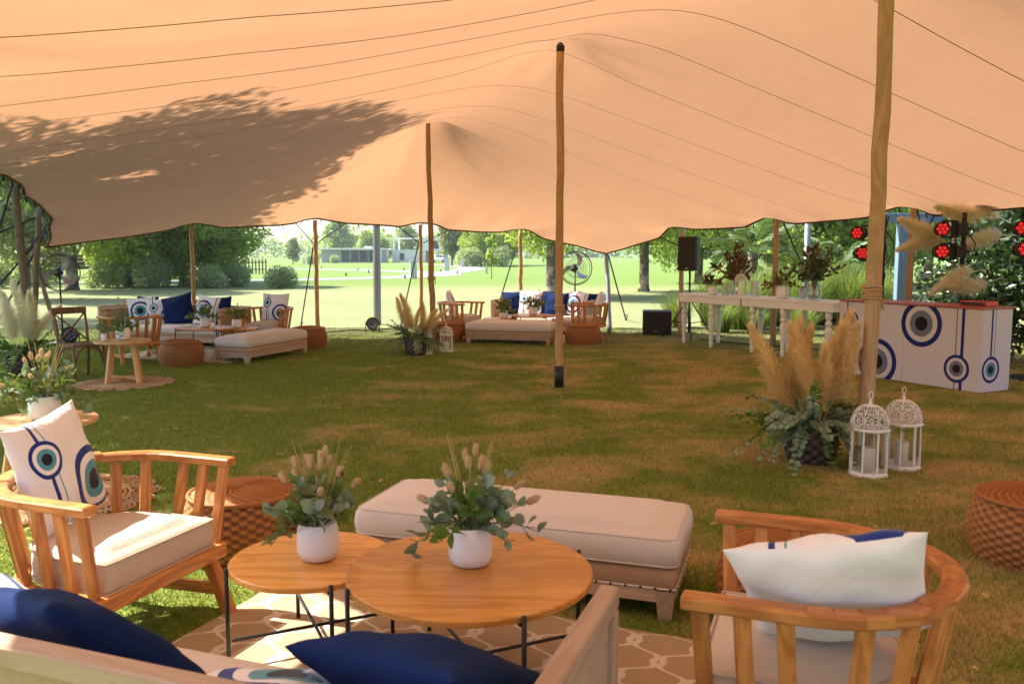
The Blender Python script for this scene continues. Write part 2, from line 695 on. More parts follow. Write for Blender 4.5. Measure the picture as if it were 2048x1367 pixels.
M['pine'] = m_wood('pine_wood', (.50, .27, .10), (.70, .44, .20), .5)
M['pale_wood'] = m_wood('limed_wood', (.40, .265, .185), (.56, .41, .30), .65)
M['dark_wood'] = m_wood('brown_chair_wood', (.13, .055, .022), (.25, .12, .05), .45)
M['fence_wood'] = m_wood('brown_fence_wood', (.10, .045, .022), (.19, .095, .05), .8)
M['linen'] = m_fabric('beige_linen', (.60, .48, .37))
M['white_linen'] = m_fabric('off_white_linen', (.68, .60, .53))
M['burlap'] = m_fabric('tan_burlap', (.43, .28, .17), weave=500, var=.16)
M['navy'] = m_fabric('navy_velvet', (.004, .019, .095), .85, sheen=0.0)
M['print'] = m_print('eye_print', 'pillow')
M['print_big'] = m_print('large_eye_print', 'pillow_big')
M['booth'] = m_print('booth_print', 'booth')
M['booth_end'] = m_print('booth_end_print', 'booth_end')
M['rug'] = m_rug()
M['wicker'] = m_weave('wicker', (.13, .042, .012), (.50, .20, .06))
M['jute'] = m_wood('jute', (.36, .20, .10), (.62, .42, .25), .85, 2.0, .1)
M['ceramic'] = m_plain('white_ceramic', (.76, .74, .72), .35, .45, var=.03, sc=5, bump=.03)
M['white_paint'] = m_plain('white_paint', (.74, .71, .67), .42, .4, var=.06, sc=12)
M['candle'] = m_plain('candle_wax', (.78, .72, .62), .5, .3, var=.04)
M['red_top'] = m_plain('reddish_board', (.30, .07, .04), .4)
M['red'] = m_plain('red_paint', (.50, .035, .03), .4)
M['glass'] = m_glass('clear_glass')
M['water'] = m_glass('vase_water', (.86, .9, .88), .12)
M['dark_basket'] = m_weave('dark_woven_basket', (.012, .010, .012), (.16, .11, .10))
M['led'] = m_emit('red_led', (1, .02, .02), .24, (.25, .01, .01))
M['lens'] = m_plain('lamp_lens', (.25, .27, .32), .12, .6, .3)
M['euca'] = m_leaf('eucalyptus_leaf', (.13, .21, .14), (.29, .37, .27), .22)
M['green_leaf'] = m_leaf('green_leaf', (.05, .12, .02), (.17, .27, .05), .28)
M['olive_leaf'] = m_leaf('olive_leaf', (.10, .13, .03), (.24, .24, .08), .25)
M['dry_leaf'] = m_leaf('dried_leaf', (.07, .035, .018), (.20, .10, .045), .15, dry=(.32, .2, .1))
M['tail'] = m_leaf('bunny_tail_head', (.60, .42, .26), (.78, .62, .44), .2, .9, .1)
M['stem'] = m_leaf('dry_stem', (.38, .28, .12), (.58, .44, .22), .1, .8, .1)
M['pampas'] = m_leaf('pampas_hair', (.74, .50, .30), (1.0, .84, .62), .68, .9, .05)
M['pampas_pale'] = m_leaf('pale_pampas_hair', (.82, .72, .57), (.98, .93, .84), .6, .9, .05)
M['tree_a'] = m_leaf('tree_leaf', (.13, .22, .035), (.42, .50, .11), .5)
M['tree_b'] = m_leaf('dark_tree_leaf', (.09, .18, .04), (.33, .42, .10), .48)
M['tree_c'] = m_leaf('pale_tree_leaf', (.14, .18, .075), (.28, .31, .14), .38)
M['shrub'] = m_leaf('shrub_leaf', (.18, .25, .10), (.48, .54, .28), .38)
M['hedge'] = m_leaf('glossy_hedge_leaf', (.022, .055, .014), (.08, .13, .04), .2, .28, .6)
M['reed'] = m_leaf('tall_grass_blade', (.06, .12, .02), (.24, .30, .075), .35, .5, .3, (.45, .38, .18))
M['palm'] = m_leaf('palm_leaf', (.05, .10, .03), (.14, .20, .07), .3)
M['litter'] = m_leaf('dry_leaf_litter', (.34, .20, .08), (.66, .46, .22), .1, .8, .1)
M['bark'] = m_bark('tree_bark', (.06, .045, .035), (.19, .15, .12))
M['wall_white'] = m_plain('white_render', (.68, .68, .68), .8, sc=2)
M['wall_grey'] = m_plain('grey_render', (.32, .34, .36), .8, sc=2)
M['window'] = m_plain('dark_window_glass', (.03, .045, .06), .08, .6, sc=.6)
M['path'] = m_plain('path_concrete', (.25, .25, .26), .9, var=.08, sc=.6)
M['cabinet'] = m_plain('grey_cabinet', (.50, .52, .55), .5, sc=4)
M['car_paint'] = m_plain('white_car_paint', (.75, .76, .78), .25, .6, var=.02)
M['rubber'] = m_plain('black_rubber', (.02, .02, .02), .85)

# ---------------------------------------------------------------- lawn, paths, sky is the world
U = Vector((math.cos(math.radians(-20)), math.sin(math.radians(-20)), 0))      # the furniture stands on a grid turned 20 degrees
V = Vector((-U.y, U.x, 0))
RZ = math.radians(-20)

mb = MB()
mb.add([(-900, -30, 0), (900, -30, 0), (900, 1800, 0), (-900, 1800, 0)], [(0, 1, 2, 3)])
structure('lawn', mb.build('lawn', M['lawn']))


def ribbon(pts, wd, z, name):
    b = MB()
    P = [Vector(p) for p in pts]
    vs = []
    for i, p in enumerate(P):
        t = (P[min(i + 1, len(P) - 1)] - P[max(i - 1, 0)]).normalized()
        nn = Vector((-t.y, t.x, 0)) * wd / 2
        vs += [(p.x + nn.x, p.y + nn.y, z), (p.x - nn.x, p.y - nn.y, z)]
    b.add(vs, [(2 * i + 1, 2 * i + 3, 2 * i + 2, 2 * i) for i in range(len(P) - 1)])
    structure(name, b.build(name, M['path']))


def smooth_pts(pts, n=8):
    P = [Vector(p) for p in pts]
    out = []
    for i in range(len(P) - 1):
        a, b, c, d = P[max(i - 1, 0)], P[i], P[i + 1], P[min(i + 2, len(P) - 1)]
        for k in range(n):
            t = k / n
            out.append(.5 * ((2 * b) + (c - a) * t + (2 * a - 5 * b + 4 * c - d) * t * t + (3 * b - a - 3 * c + d) * t ** 3))
    out.append(P[-1])
    return out


ribbon(smooth_pts([(-34, 43, 0), (-22, 48.5, 0), (-13, 54, 0), (-7.4, 60.5, 0), (-6, 70, 0), (-12, 82, 0), (-24, 92, 0), (-46, 99, 0)]), 3.6, .012, 'path')
ribbon(smooth_pts([(-7.2, 61, 0), (-4.4, 90, 0), (-8, 118, 0), (-18, 138, 0)]), 3.0, .024, 'path')

# ---------------------------------------------------------------- the tent
back_px = [(90, 495), (100, 493), (160, 485), (240, 475), (325, 462), (348, 456), (370, 448), (382, 445), (395, 446), (425, 451), (445, 455),
           (500, 452), (560, 450), (590, 446), (605, 440), (630, 436), (655, 440), (690, 446), (765, 450), (800, 453), (825, 447), (841, 445),
           (870, 448), (895, 459), (950, 463), (1000, 464), (1022, 459), (1042, 456), (1060, 461), (1085, 476), (1110, 482), (1150, 490),
           (1190, 502), (1213, 506)]
back_d = [(90, 14.4), (382, 16.3), (630, 17.0), (841, 17.4), (1042, 17.8), (1213, 18.2)]
right_px = [(1213, 506), (1240, 498), (1290, 484), (1320, 475), (1338, 454), (1352, 452), (1375, 456), (1392, 458), (1440, 456), (1490, 454), (1512, 443),
            (1535, 432), (1553, 436), (1570, 444), (1590, 447), (1640, 443), (1700, 438), (1738, 434), (1770, 421), (1803, 411), (1826, 412), (1845, 420), (1868, 431),
            (1950, 423), (2048, 414)]
right_d = [(1213, 18.2), (1365, 16.4), (1555, 14.7), (1825, 12.8), (2048, 11.5)]
left_px = [(90, 495), (98, 484), (101, 470), (96, 456), (104, 436), (92, 426), (80, 411), (66, 401), (50, 392), (46, 377), (38, 366), (26, 360), (10, 350), (-8, 346)]
left_d = [(90, 14.4), (104, 13.75), (78, 13.3), (48, 12.2), (26, 11.2), (-8, 10.0)]


def lerp_tab(tab, x):
    for (x0, d0), (x1, d1) in zip(tab, tab[1:]):
        if min(x0, x1) <= x <= max(x0, x1):
            return d0 + (d1 - d0) * (x - x0) / (x1 - x0)
    return tab[0][1] if abs(x - tab[0][0]) < abs(x - tab[-1][0]) else tab[-1][1]


backc = [at(x, y, lerp_tab(back_d, x)) for x, y in back_px]
rightc = [at(x, y, lerp_tab(right_d, x)) for x, y in right_px] + [Vector(p) for p in (
    (7.6, 10.1, 2.15), (8.3, 9.0, 2.45), (8.8, 7.9, 2.15), (9.6, 6.2, 2.1), (10.2, 5.0, 2.45), (10.7, 3.8, 2.1), (11.4, 2.2, 1.8))]
ld = []
n_l = len(left_px)
for i, (x, y) in enumerate(left_px):
    ld.append(14.4 - 4.4 * (i / (n_l - 1)) ** 1.15)
leftc = [at(x, y, d) for (x, y), d in zip(left_px, ld)] + [Vector(p) for p in (
    (-5.7, 8.9, 2.45), (-4.95, 7.7, 2.4), (-4.55, 6.6, 2.62), (-3.85, 5.6, 2.45), (-2.95, 4.6, 2.74), (-3.05, 3.6, 2.45), (-2.7, 2.3, 2.6), (-1.8, .3, 2.5), (-.6, -1.8, 2.1))]
frontc = [Vector(p) for p in ((-.6, -1.8, 2.1), (1.2, -1.6, 2.6), (3.2, -1.0, 3.0), (5.5, -.2, 3.0), (8, .8, 2.7), (10, 1.7, 2.4), (11.4, 2.2, 1.8))]


def resample(P, n):
    d = [0]
    for a, b in zip(P, P[1:]):
        d.append(d[-1] + (b - a).length)
    out, k = [], 0
    for i in range(n):
        s = d[-1] * i / (n - 1)
        while k < len(P) - 2 and d[k + 1] < s:
            k += 1
        out.append(P[k].lerp(P[k + 1], (s - d[k]) / max(1e-9, d[k + 1] - d[k])))
    return np.array([tuple(p) for p in out])


NU, NV = 150, 210
eb, ef, el, er = resample(backc, NU), resample(frontc, NU), resample(leftc, NV), resample(rightc, NV)
uu = np.linspace(0, 1, NU)[None, :, None]
vv = np.linspace(0, 1, NV)[:, None, None]
G = (1 - vv) * eb[None] + vv * ef[None] + (1 - uu) * el[:, None] + uu * er[:, None] \
    - ((1 - uu) * (1 - vv) * eb[0] + uu * (1 - vv) * eb[-1] + (1 - uu) * vv * ef[0] + uu * vv * ef[-1])
P1, P2, P3 = at(856, 235, 15.2), at(1121, 82, 10.05), Vector((2.74, 6.35, 4.15))
peaks = [(P1, .40), (P2, .40), (P3, .45)]
Z = G[:, :, 2].copy()
Z0 = Z.copy()
fix = np.zeros_like(Z, bool)
fix[0], fix[-1], fix[:, 0], fix[:, -1] = True, True, True, True
for p, rad in peaks:
    dd = np.hypot(G[:, :, 0] - p.x, G[:, :, 1] - p.y)
    mk = dd < rad
    Z0[mk] = p.z + .03 - .10 * (dd[mk] / rad) ** 2
    fix |= mk
peak_fix = fix.copy()
# the fabric is strained along the line of main poles
for a, c, sag in ((P1, P2, .22), (P2, P3, .14)):
    ax, ay = c.x - a.x, c.y - a.y
    L2 = ax * ax + ay * ay
    f = ((G[:, :, 0] - a.x) * ax + (G[:, :, 1] - a.y) * ay) / L2
    off = np.abs((G[:, :, 0] - a.x) * -ay + (G[:, :, 1] - a.y) * ax) / math.sqrt(L2)
    mk = (f > .02) & (f < .98) & (off < .10) & ~fix
    Z0[mk] = (a.z + (c.z - a.z) * f - sag * 4 * f * (1 - f))[mk]
    fix |= mk
# membrane between the poles and the edge, weighted for the uneven grid
du = np.linalg.norm(np.diff(G[:, :, :2], axis=1), axis=2)
dv = np.linalg.norm(np.diff(G[:, :, :2], axis=0), axis=2)
wu = (1 / np.maximum(du, 1e-3))
wv = (1 / np.maximum(dv, 1e-3))
W = wu[1:-1, 1:] + wu[1:-1, :-1]
Wv = wv[1:, 1:-1] + wv[:-1, 1:-1]
tot = W + Wv
Z[fix] = Z0[fix]
fi = fix[1:-1, 1:-1]
par = (np.add.outer(np.arange(NV), np.arange(NU)) % 2)[1:-1, 1:-1].astype(bool)
for it in range(1500):
    for pc in (True, False):
        nw = (wu[1:-1, 1:] * Z[1:-1, 2:] + wu[1:-1, :-1] * Z[1:-1, :-2] + wv[1:, 1:-1] * Z[2:, 1:-1] + wv[:-1, 1:-1] * Z[:-2, 1:-1]) / tot
        zi = Z[1:-1, 1:-1]
        mk = (par == pc) & ~fi
        zi[mk] += 1.9 * (nw[mk] - zi[mk])
for it in range(160):
    Z[1:-1, 1:-1] = .6 * Z[1:-1, 1:-1] + .1 * (Z[1:-1, 2:] + Z[1:-1, :-2] + Z[2:, 1:-1] + Z[:-2, 1:-1])
    Z[peak_fix] = Z0[peak_fix]
for it in range(6):
    Z[1:-1, 1:-1] = .6 * Z[1:-1, 1:-1] + .1 * (Z[1:-1, 2:] + Z[1:-1, :-2] + Z[2:, 1:-1] + Z[:-2, 1:-1])
# strain folds round the pole heads and along the edges
for p, rad in peaks:
    rr_ = np.hypot(G[:, :, 0] - p.x, G[:, :, 1] - p.y)
    th_ = np.arctan2(G[:, :, 1] - p.y, G[:, :, 0] - p.x)
    Z += .016 * np.sin(9 * th_ + 1.3 * np.sin(3 * th_)) * np.exp(-((rr_ - .75) / .42) ** 2)
ju, jv = np.arange(NU)[None, :], np.arange(NV)[:, None]
for dist, ph in ((jv * 1.0, ju), ((NU - 1 - ju) * 1.0, jv), (ju * 1.0, jv)):
    Z += .012 * np.sin(ph * .55 + 2 * np.sin(ph * .11)) * np.exp(-((dist - 5) / 4.5) ** 2) * (dist > 0)
G[:, :, 2] = Z
ii = np.arange(NU * NV).reshape(NV, NU)
Fq = np.stack([ii[:-1, :-1], ii[:-1, 1:], ii[1:, 1:], ii[1:, :-1]], -1).reshape(-1, 4)
tent = thing('stretch_tent', 'huge peach-coloured stretch tent covering the whole lounge lawn', 'tent')
link('canopy', np_mesh('canopy', G.reshape(-1, 3), Fq, M['tent'], None, True), tent)


def tent_z(x, y):
    d = (G[:, :, 0] - x) ** 2 + (G[:, :, 1] - y) ** 2
    return G[:, :, 2].ravel()[d.argmin()]


arcv = np.concatenate([[0], np.cumsum(dv.mean(axis=1))])
rows = [k for k in (np.searchsorted(arcv, x) for x in (.75, 1.9, 3.05, 4.2, 5.35, 6.5, 7.65, 8.8, 9.95, 11.1, 12.25, 13.4, 14.6)) if k < NV - 2]
for k in rows:
    L = G[k, :].copy()
    b = MB()
    nrm = np.array((0, 0, -1.0))
    a = L + np.array((0, -.008, -.012))
    c = L + np.array((0, .008, -.012))
    vs = [tuple(p) for q in zip(a, c) for p in q]
    b.add(vs, [(2 * i, 2 * i + 1, 2 * i + 3, 2 * i + 2) for i in range(NU - 1)])
    b.build('seam', M['seam'], tent)
hem = MB()
for e in (G[0], G[:, -1], G[-1, ::-1], G[::-1, 0]):
    hem.tube([tuple(p) for p in e[::1]], .022, 5)
hem.build('hem', M['hem'], tent)
# small webbing loops hang along the hem
ties = MB()
for e, step in ((G[0], 5), (G[:, -1], 5), (G[:, 0], 5)):
    for i in range(3, len(e) - 2, step):
        p = Vector(e[i])
        ties.bar(p + Vector((0, 0, -.02)), p + Vector((.01, 0, -.085)), .03, .012, (1, 0, 0), .002)
o = ties.build('edge_loops', M['black_rope'], tent)
o['kind'] = 'stuff'

# ---------------------------------------------------------------- poles
def pole(name, label, cat, foot, top, r0, r1, mat, group='tent poles', wob=.012, sleeve=False, lash=None, cap=False):
    foot, top = Vector(foot), Vector(top)
    t = thing(name, label, cat, foot, 0, group)
    b = MB()
    k = 14
    pts, rr = [], []
    for i in range(k + 1):
        f = i / k
        p = (top - foot) * f + Vector((R.uniform(-wob, wob), R.uniform(-wob, wob), 0)) * (0 if i in (0, k) else 1)
        pts.append(p)
        rr.append((r0 + (r1 - r0) * f) * R.uniform(.95, 1.05))
    b.tube(pts, rr, 12)
    b.build('shaft', mat, t)
    if sleeve:
        b = MB()
        b.tube([Vector((0, 0, .004)), (top - foot).normalized() * .27], r0 * 1.12, 14)
        b.build('ground_sleeve', M['black'], t)
    if lash:
        b = MB()
        z0, nturn = lash
        d = (top - foot).normalized()
        for i in range(nturn):
            c = d * (z0 + i * .022)
            rad = r0 * 1.12 + .006 * R.random()
            b.tube([c + Vector((math.cos(a) * rad, math.sin(a) * rad, R.uniform(-.006, .006))) for a in np.linspace(0, 2 * PI, 14, endpoint=False)], .011, 6, closed=True)
        b.tube([d * z0 + Vector((r0 * 1.1, -r0 * .6, 0)), d * (z0 - .08) + Vector((r0 * 1.3, -r0 * .8, 0))], .009, 5)
        b.build('lashing', M['rope'], t)
    if cap:
        b = MB()
        d = (top - foot)
        b.lathe([(r1 * 1.08, -.07), (r1 * 1.1, -.01), (r1 * .8, .015), (.02, .03)], 12, d)
        b.build('pole_head', M['black'], t)
    return t


G0 = lambda px, Y: Vector(((px - CX) / F * (Y / math.cos(PITCH) * 1.0), Y, 0))
foot2 = gr(1118, 775)
pole('tent_pole', 'tall wooden tent pole with a black ground sleeve in the middle of the lawn', 'pole', foot2, P2 + Vector((0, 0, -.05)), .051, .044, M['pole'], sleeve=True, lash=(.95, 3), cap=True)
pole('tent_pole', 'wooden tent pole behind the smaller pampas grass pot and two small lanterns', 'pole', (P1.x + .05, 15.2, 0), P1 + Vector((0, 0, -.05)), .054, .042, M['pole'], lash=(1.15, 3))
pole('tent_pole', 'thick pale tent pole with rope lashing beside the big pampas grass pot', 'pole', (2.70, 6.42, 0), P3 + Vector((0, .05, -.06)), .056, .055, M['pole_pale'], lash=(1.27, 5))


def edge_top(px, py, Y):
    p = at(px, py, Y)
    return p + Vector((0, 0, -.02))


EP = [(382, 447, 16.2, 'wooden edge pole behind the left white sofa', M['pole'], .042),
      (630, 438, 16.9, 'slim wooden edge pole beside the far pouf at the end of the left daybed', M['pole'], .046),
      (841, 447, 17.3, 'thin wooden edge pole just left of the pole behind the pampas pot', M['pole'], .040),
      (1041, 458, 17.9, 'wooden edge pole rising behind the middle sofa', M['pole'], .045),
      (1365, 455, 16.5, 'edge pole directly behind the raised loudspeaker', M['pole_pale'], .050),
      (1554, 437, 14.75, 'brown edge pole behind the white bar tables', M['pole'], .052),
      (1827, 413, 12.75, 'brown edge pole behind the eye-patterned booth', M['pole'], .052),
      (78, 413, 13.3, 'grey wooden pole beside the cross-back chair at the tent corner', M['pole_grey'], .047),
      (28, 362, 11.3, 'thick grey wooden pole behind the pale pampas grass on the left', M['pole_grey'], .056)]
for px, py, Y, lab, mt, r in EP:
    top = edge_top(px, py, Y)
    foot = Vector((top.x * 1.003, Y + .05, 0))
    if px == 78:
        foot = Vector((gr(92, 705).x, 13.4, 0))
    if px == 28:
        foot = Vector((top.x + .12, Y, 0))
    pole('tent_pole', lab, 'pole', foot, top, r, r * .88, mt, wob=.008)
pole('leaning_prop', 'pale grey pole leaning outward behind the right armchair of the middle lounge', 'pole', (2.0, 17.4, 0), at(1213, 508, 18.15), .055, .045, M['steel'], wob=.006)
pole('leaning_prop', 'grey wooden prop leaning between the fan and the cross-back chair', 'pole', gr(115, 672), at(62, 487, 16.4), .042, .042, M['pole_grey'], wob=.01)
pole('lamp_post', 'grey galvanised steel post standing outside the tent', 'post', (gr(752, 650).x, 19.4, 0), at(752, 380, 19.4), .088, .085, M['steel'], group=None, wob=0)

# ---------------------------------------------------------------- guy ropes
def rope(label, pts, r=.011, ratchet=None, sag=.0):
    b = MB()
    P = []
    for a, c in zip(pts, pts[1:]):
        a, c = Vector(a), Vector(c)
        for i in range(7):
            f = i / 6
            p = a.lerp(c, f)
            p.z -= sag * 4 * f * (1 - f)
            P.append(p)
    o0 = P[0].copy()
    t = thing('guy_rope', label, 'rope', o0, 0, 'ropes staying the tent edge')
    b.tube([p - o0 for p in P], r, 6)
    b.build('cord', M['black_rope'], t)
    if P[-1].z < .06:
        b = MB()
        e = P[-1] - o0
        b.tube([e + Vector((0, 0, -.02)), e + Vector((.05, .02, .16))], .014, 8)
        b.build('stake', M['steel'], t)
    if ratchet is not None:
        a, c = Vector(pts[-2]), Vector(pts[-1])
        p = a.lerp(c, ratchet) - o0
        d = (c - a).normalized()
        b = MB()
        b.bar(p - d * .09, p + d * .09, .05, .03, (1, 0, 0))
        b.tube([p - d * .10 + Vector((0, 0, .02)), p - d * .13 + Vector((.05, 0, .02)), p - d * .06 + Vector((.05, 0, 0))], .01, 5)
        b.build('ratchet', M['black'], t)
    return t


def seg(*q):
    return [at(*a) if len(a) == 3 else gr(*a) for a in q]


rope('black guy strap beside the slim pole left of the lamp post', seg((627, 490, 17.1), (601, 655)), .014, .05)
rope('rope pulled from the hem down to the slim pole, left half', seg((592, 447, 16.85), (626, 486, 17.05)), .010)
rope('rope pulled from the hem down to the slim pole, right half', seg((690, 447, 17.1), (634, 486, 17.05)), .010)
rope('black guy strap just left of the pampas pot', seg((838, 482, 17.5), (801, 652)), .014, .04)
rope('thin rope from the hem to the pole right of the lamp post', seg((797, 453, 17.25), (836, 484, 17.4)), .010)
rope('thin rope from the hem passing behind the pampas pole', seg((896, 460, 17.5), (846, 486, 17.4)), .010)
rope('upper end of the strap next to the thin pole behind the pampas', seg((845, 447, 17.4), (838, 482, 17.5)), .010)
rope('black strap running down right of the leaning pale pole', seg((1216, 508, 18.2), (1252, 640)), .018, .96)
rope('strap slanting left behind the middle sofa', seg((1030, 502, 18.6), (1000, 600, 19.6)), .014)
rope('cord from the hem towards the loudspeaker pole', seg((1322, 474, 16.8), (1358, 492, 16.6)), .012)
rope('dark strap slanting from the hem behind the bar flowers', seg((1567, 446, 14.7), (1600, 520, 15.6)), .016)
rope('cord from the hem slanting down behind the brown booth pole', seg((1868, 432, 12.5), (1843, 480, 12.9)), .012)
rope('dark strap hanging beside the brown booth pole', seg((1834, 416, 12.8), (1843, 468, 13.2)), .013)
rope('cord running from the booth light post to the brown pole', seg((1778, 432, 12.9), (1768, 470, 13.0)), .010)
rope('steep strap crossing the upper left corner of the lawn', seg((96, 455, 14.0), (-30, 690, 12.2)), .017)
rope('strap from the tent corner to the thick grey pole', seg((104, 437, 13.8), (40, 520, 11.5)), .016)
rope('double strap low across the thick grey pole', seg((78, 480, 13.6), (-20, 590, 12.0)), .016)
rope('strap from the scalloped corner past both grey poles', seg((92, 427, 13.5), (-15, 470, 12.5)), .015)
rope('short cord at the top of the thick grey pole', seg((24, 372, 11.2), (0, 452, 10.9)), .013)
rope('cord tied from the corner loop to the leaning grey prop', seg((100, 470, 14.2), (62, 488, 16.3)), .012)

# ---------------------------------------------------------------- furniture makers
def armchair():
    """front is +Y"""
    t = thing('wooden_armchair', '', 'armchair', group='slatted wooden armchairs')

    def dpath(rad, yf, yc, n=9):
        P = [(-rad, yf)]
        P += [(-rad * math.cos(a), yc - rad * math.sin(a)) for a in np.linspace(0, PI, n * 2 + 1)]
        P += [(rad, yf)]
        return P
    fr = MB()
    base = dpath(.335, .33, .06)
    for a, b in zip(base, base[1:]):
        fr.bar((a[0], a[1], .285), (b[0], b[1], .285), .055, .05, ext=.014)
    fr.bar((-.36, .335, .282), (.36, .335, .282), .05, .062)
    fr.bar((-.30, .03, .275), (.30, .03, .275), .05, .03)
    fr.build('seat_frame', M['oak'], t)
    for s in (-1, 1):
        b = MB()
        b.bar((s * .305, .30, .262), (s * .315, .40, 0), .05, .052, (1, 0, 0))
        b.build('leg', M['oak'], t)
        b = MB()
        b.bar((s * .25, -.13, .262), (s * .27, -.25, 0), .05, .052, (1, 0, 0))
        b.build('leg', M['oak'], t)
        b = MB()
        b.bar((s * .305, .36, .115), (s * .262, -.20, .115), .028, .05)
        b.build('stretcher', M['oak'], t)
    # slats lean outward
    lo, hi = (.335, .33, .06), (.395, .36, .06)
    spots = []
    for y in (.31, .20, .09):
        spots += [((-lo[0], y), (-hi[0], y + .02)), ((lo[0], y), (hi[0], y + .02))]
    for a in np.linspace(PI * .12, PI * .88, 8):
        spots.append(((-lo[0] * math.cos(a), lo[2] - lo[0] * math.sin(a)), (-hi[0] * math.cos(a), hi[2] - hi[0] * math.sin(a))))
    for (a, b_) in spots:
        b = MB()
        out = Vector((a[0], min(0, a[1] - .06), 0)).normalized() if a[1] < .05 else Vector((math.copysign(1, a[0]), 0, 0))
        b.bar((a[0], a[1], .308), (b_[0], b_[1], .655), .046, .028, out, .005)
        b.build('slat', M['oak'], t)
    rail = dpath(.395, .37, .06)
    n = len(rail)
    cutA, cutB = 6, n - 7
    for sec, zz in ((rail[:cutA + 1], .672), (rail[cutA:cutB + 1], .680), (rail[cutB:], .672)):
        b = MB()
        for a, c in zip(sec, sec[1:]):
            b.bar((a[0], a[1], zz), (c[0], c[1], zz), .066, .036, ext=.016, bev=.006)
        b.build('arm_rail' if zz < .675 else 'back_rail', M['oak'], t)
    out = [(-.30, .335), (-.30, .06)] + [(-.30 * math.cos(a), .06 - .285 * math.sin(a)) for a in np.linspace(.15, PI - .15, 13)] + [(.30, .06), (.30, .335)]
    O = []
    for i, p in enumerate(out):
        q = out[(i + 1) % len(out)]
        k = max(1, int(math.hypot(q[0] - p[0], q[1] - p[1]) / .06))
        O += [(p[0] + (q[0] - p[0]) * j / k, p[1] + (q[1] - p[1]) * j / k) for j in range(k)]
    b = MB()
    b.slab(O, [(.03, .300), (.008, .306), (0, .322), (-.004, .37), (0, .418), (.008, .432), (.03, .440), (.07, .446)], bulge=.012)
    cu = b.build('seat_cushion', M['linen'], t)
    b = MB()
    for z in (.314, .430):
        b.tube([(x * 1.008, y * 1.008, z) for x, y in O], .0055, 5, closed=True)
    b.build('piping', M['linen'], cu)
    return t


def daybed():
    """long side along X"""
    t = thing('daybed', '', 'daybed', group='upholstered daybeds')
    L, W = 1.55, .58
    for sx in (-1, 1):
        for sy in (-1, 1):
            b = MB()
            p = Vector((sx * (L / 2 - .045), sy * (W / 2 - .04), 0))
            b.add([(p.x + dx * k, p.y + dy * k, z) for (z, k) in ((0, .028), (.14, .042)) for dx, dy in ((-1, -1), (1, -1), (1, 1), (-1, 1))],
                  [(3, 2, 1, 0), (4, 5, 6, 7)] + [(i, (i + 1) % 4, 4 + (i + 1) % 4, 4 + i) for i in range(4)],
                  [(z, R.random(), 0) for z in (0, 0, 0, 0, .14, .14, .14, .14)])
            b.build('leg', M['pale_wood'], t)
    b = MB()
    for s in (-1, 1):
        b.bar((-L / 2 + .08, s * (W / 2 - .02), .115), (L / 2 - .08, s * (W / 2 - .02), .115), .034, .062)
        b.bar((s * (L / 2 - .02), -W / 2 + .075, .115), (s * (L / 2 - .02), W / 2 - .075, .115), .034, .062)
    b.build('frame_rail', M['pale_wood'], t)

    def rrect(l, w, r, k=5, sub=.08):
        P = []
        for cx, cy_, a0 in ((l / 2 - r, w / 2 - r, 0), (-l / 2 + r, w / 2 - r, PI / 2), (-l / 2 + r, -w / 2 + r, PI), (l / 2 - r, -w / 2 + r, 1.5 * PI)):
            P += [(cx + r * math.cos(a0 + PI / 2 * i / k), cy_ + r * math.sin(a0 + PI / 2 * i / k)) for i in range(k + 1)]
        O = []
        for i, p in enumerate(P):
            q = P[(i + 1) % len(P)]
            n = max(1, int(math.hypot(q[0] - p[0], q[1] - p[1]) / sub))
            O += [(p[0] + (q[0] - p[0]) * j / n, p[1] + (q[1] - p[1]) * j / n) for j in range(n)]
        return O
    O = rrect(L, W, .02)
    b = MB()
    b.slab(O, [(.01, .145), (0, .152), (-.004, .19), (0, .225), (.015, .238)])
    up = b.build('upholstered_base', M['burlap'], t)
    b = MB()
    b.tube([(x * 1.003, y * 1.006, .151) for x, y in O], .006, 5, closed=True)
    b.build('tape', M['white_linen'], up)
    b = MB()
    d = .065
    for s in (-1, 1):
        for i in range(int(L / d) + 1):
            x = -L / 2 + .02 + i * (L - .04) / int(L / d)
            b.lathe([(.007, 0), (.005, .004), (0, .006)], 6, (x, s * (W / 2 + .005), .151), Matrix.Rotation(-s * PI / 2, 3, 'X'))
        for i in range(int(W / d) + 1):
            y = -W / 2 + .02 + i * (W - .04) / int(W / d)
            b.lathe([(.007, 0), (.005, .004), (0, .006)], 6, (s * (L / 2 + .005), y, .151), Matrix.Rotation(s * PI / 2, 3, 'Y'))
    b.build('nail_heads', M['black'], up)['kind'] = 'stuff'
    O = rrect(L + .02, W + .02, .05)
    b = MB()
    b.slab(O, [(.05, .238), (.015, .243), (0, .262), (-.006, .30), (0, .345), (.012, .366), (.035, .380), (.075, .387)], bulge=.014)
    cu = b.build('cushion', M['white_linen'], t)
    b = MB()
    b.tube([(x * .995, y * .99, .252) for x, y in O], .005, 5, closed=True)
    b.tube([(x * .985, y * .96, .369) for x, y in O], .003, 5, closed=True)
    b.build('piping', M['white_linen'], cu)
    return t


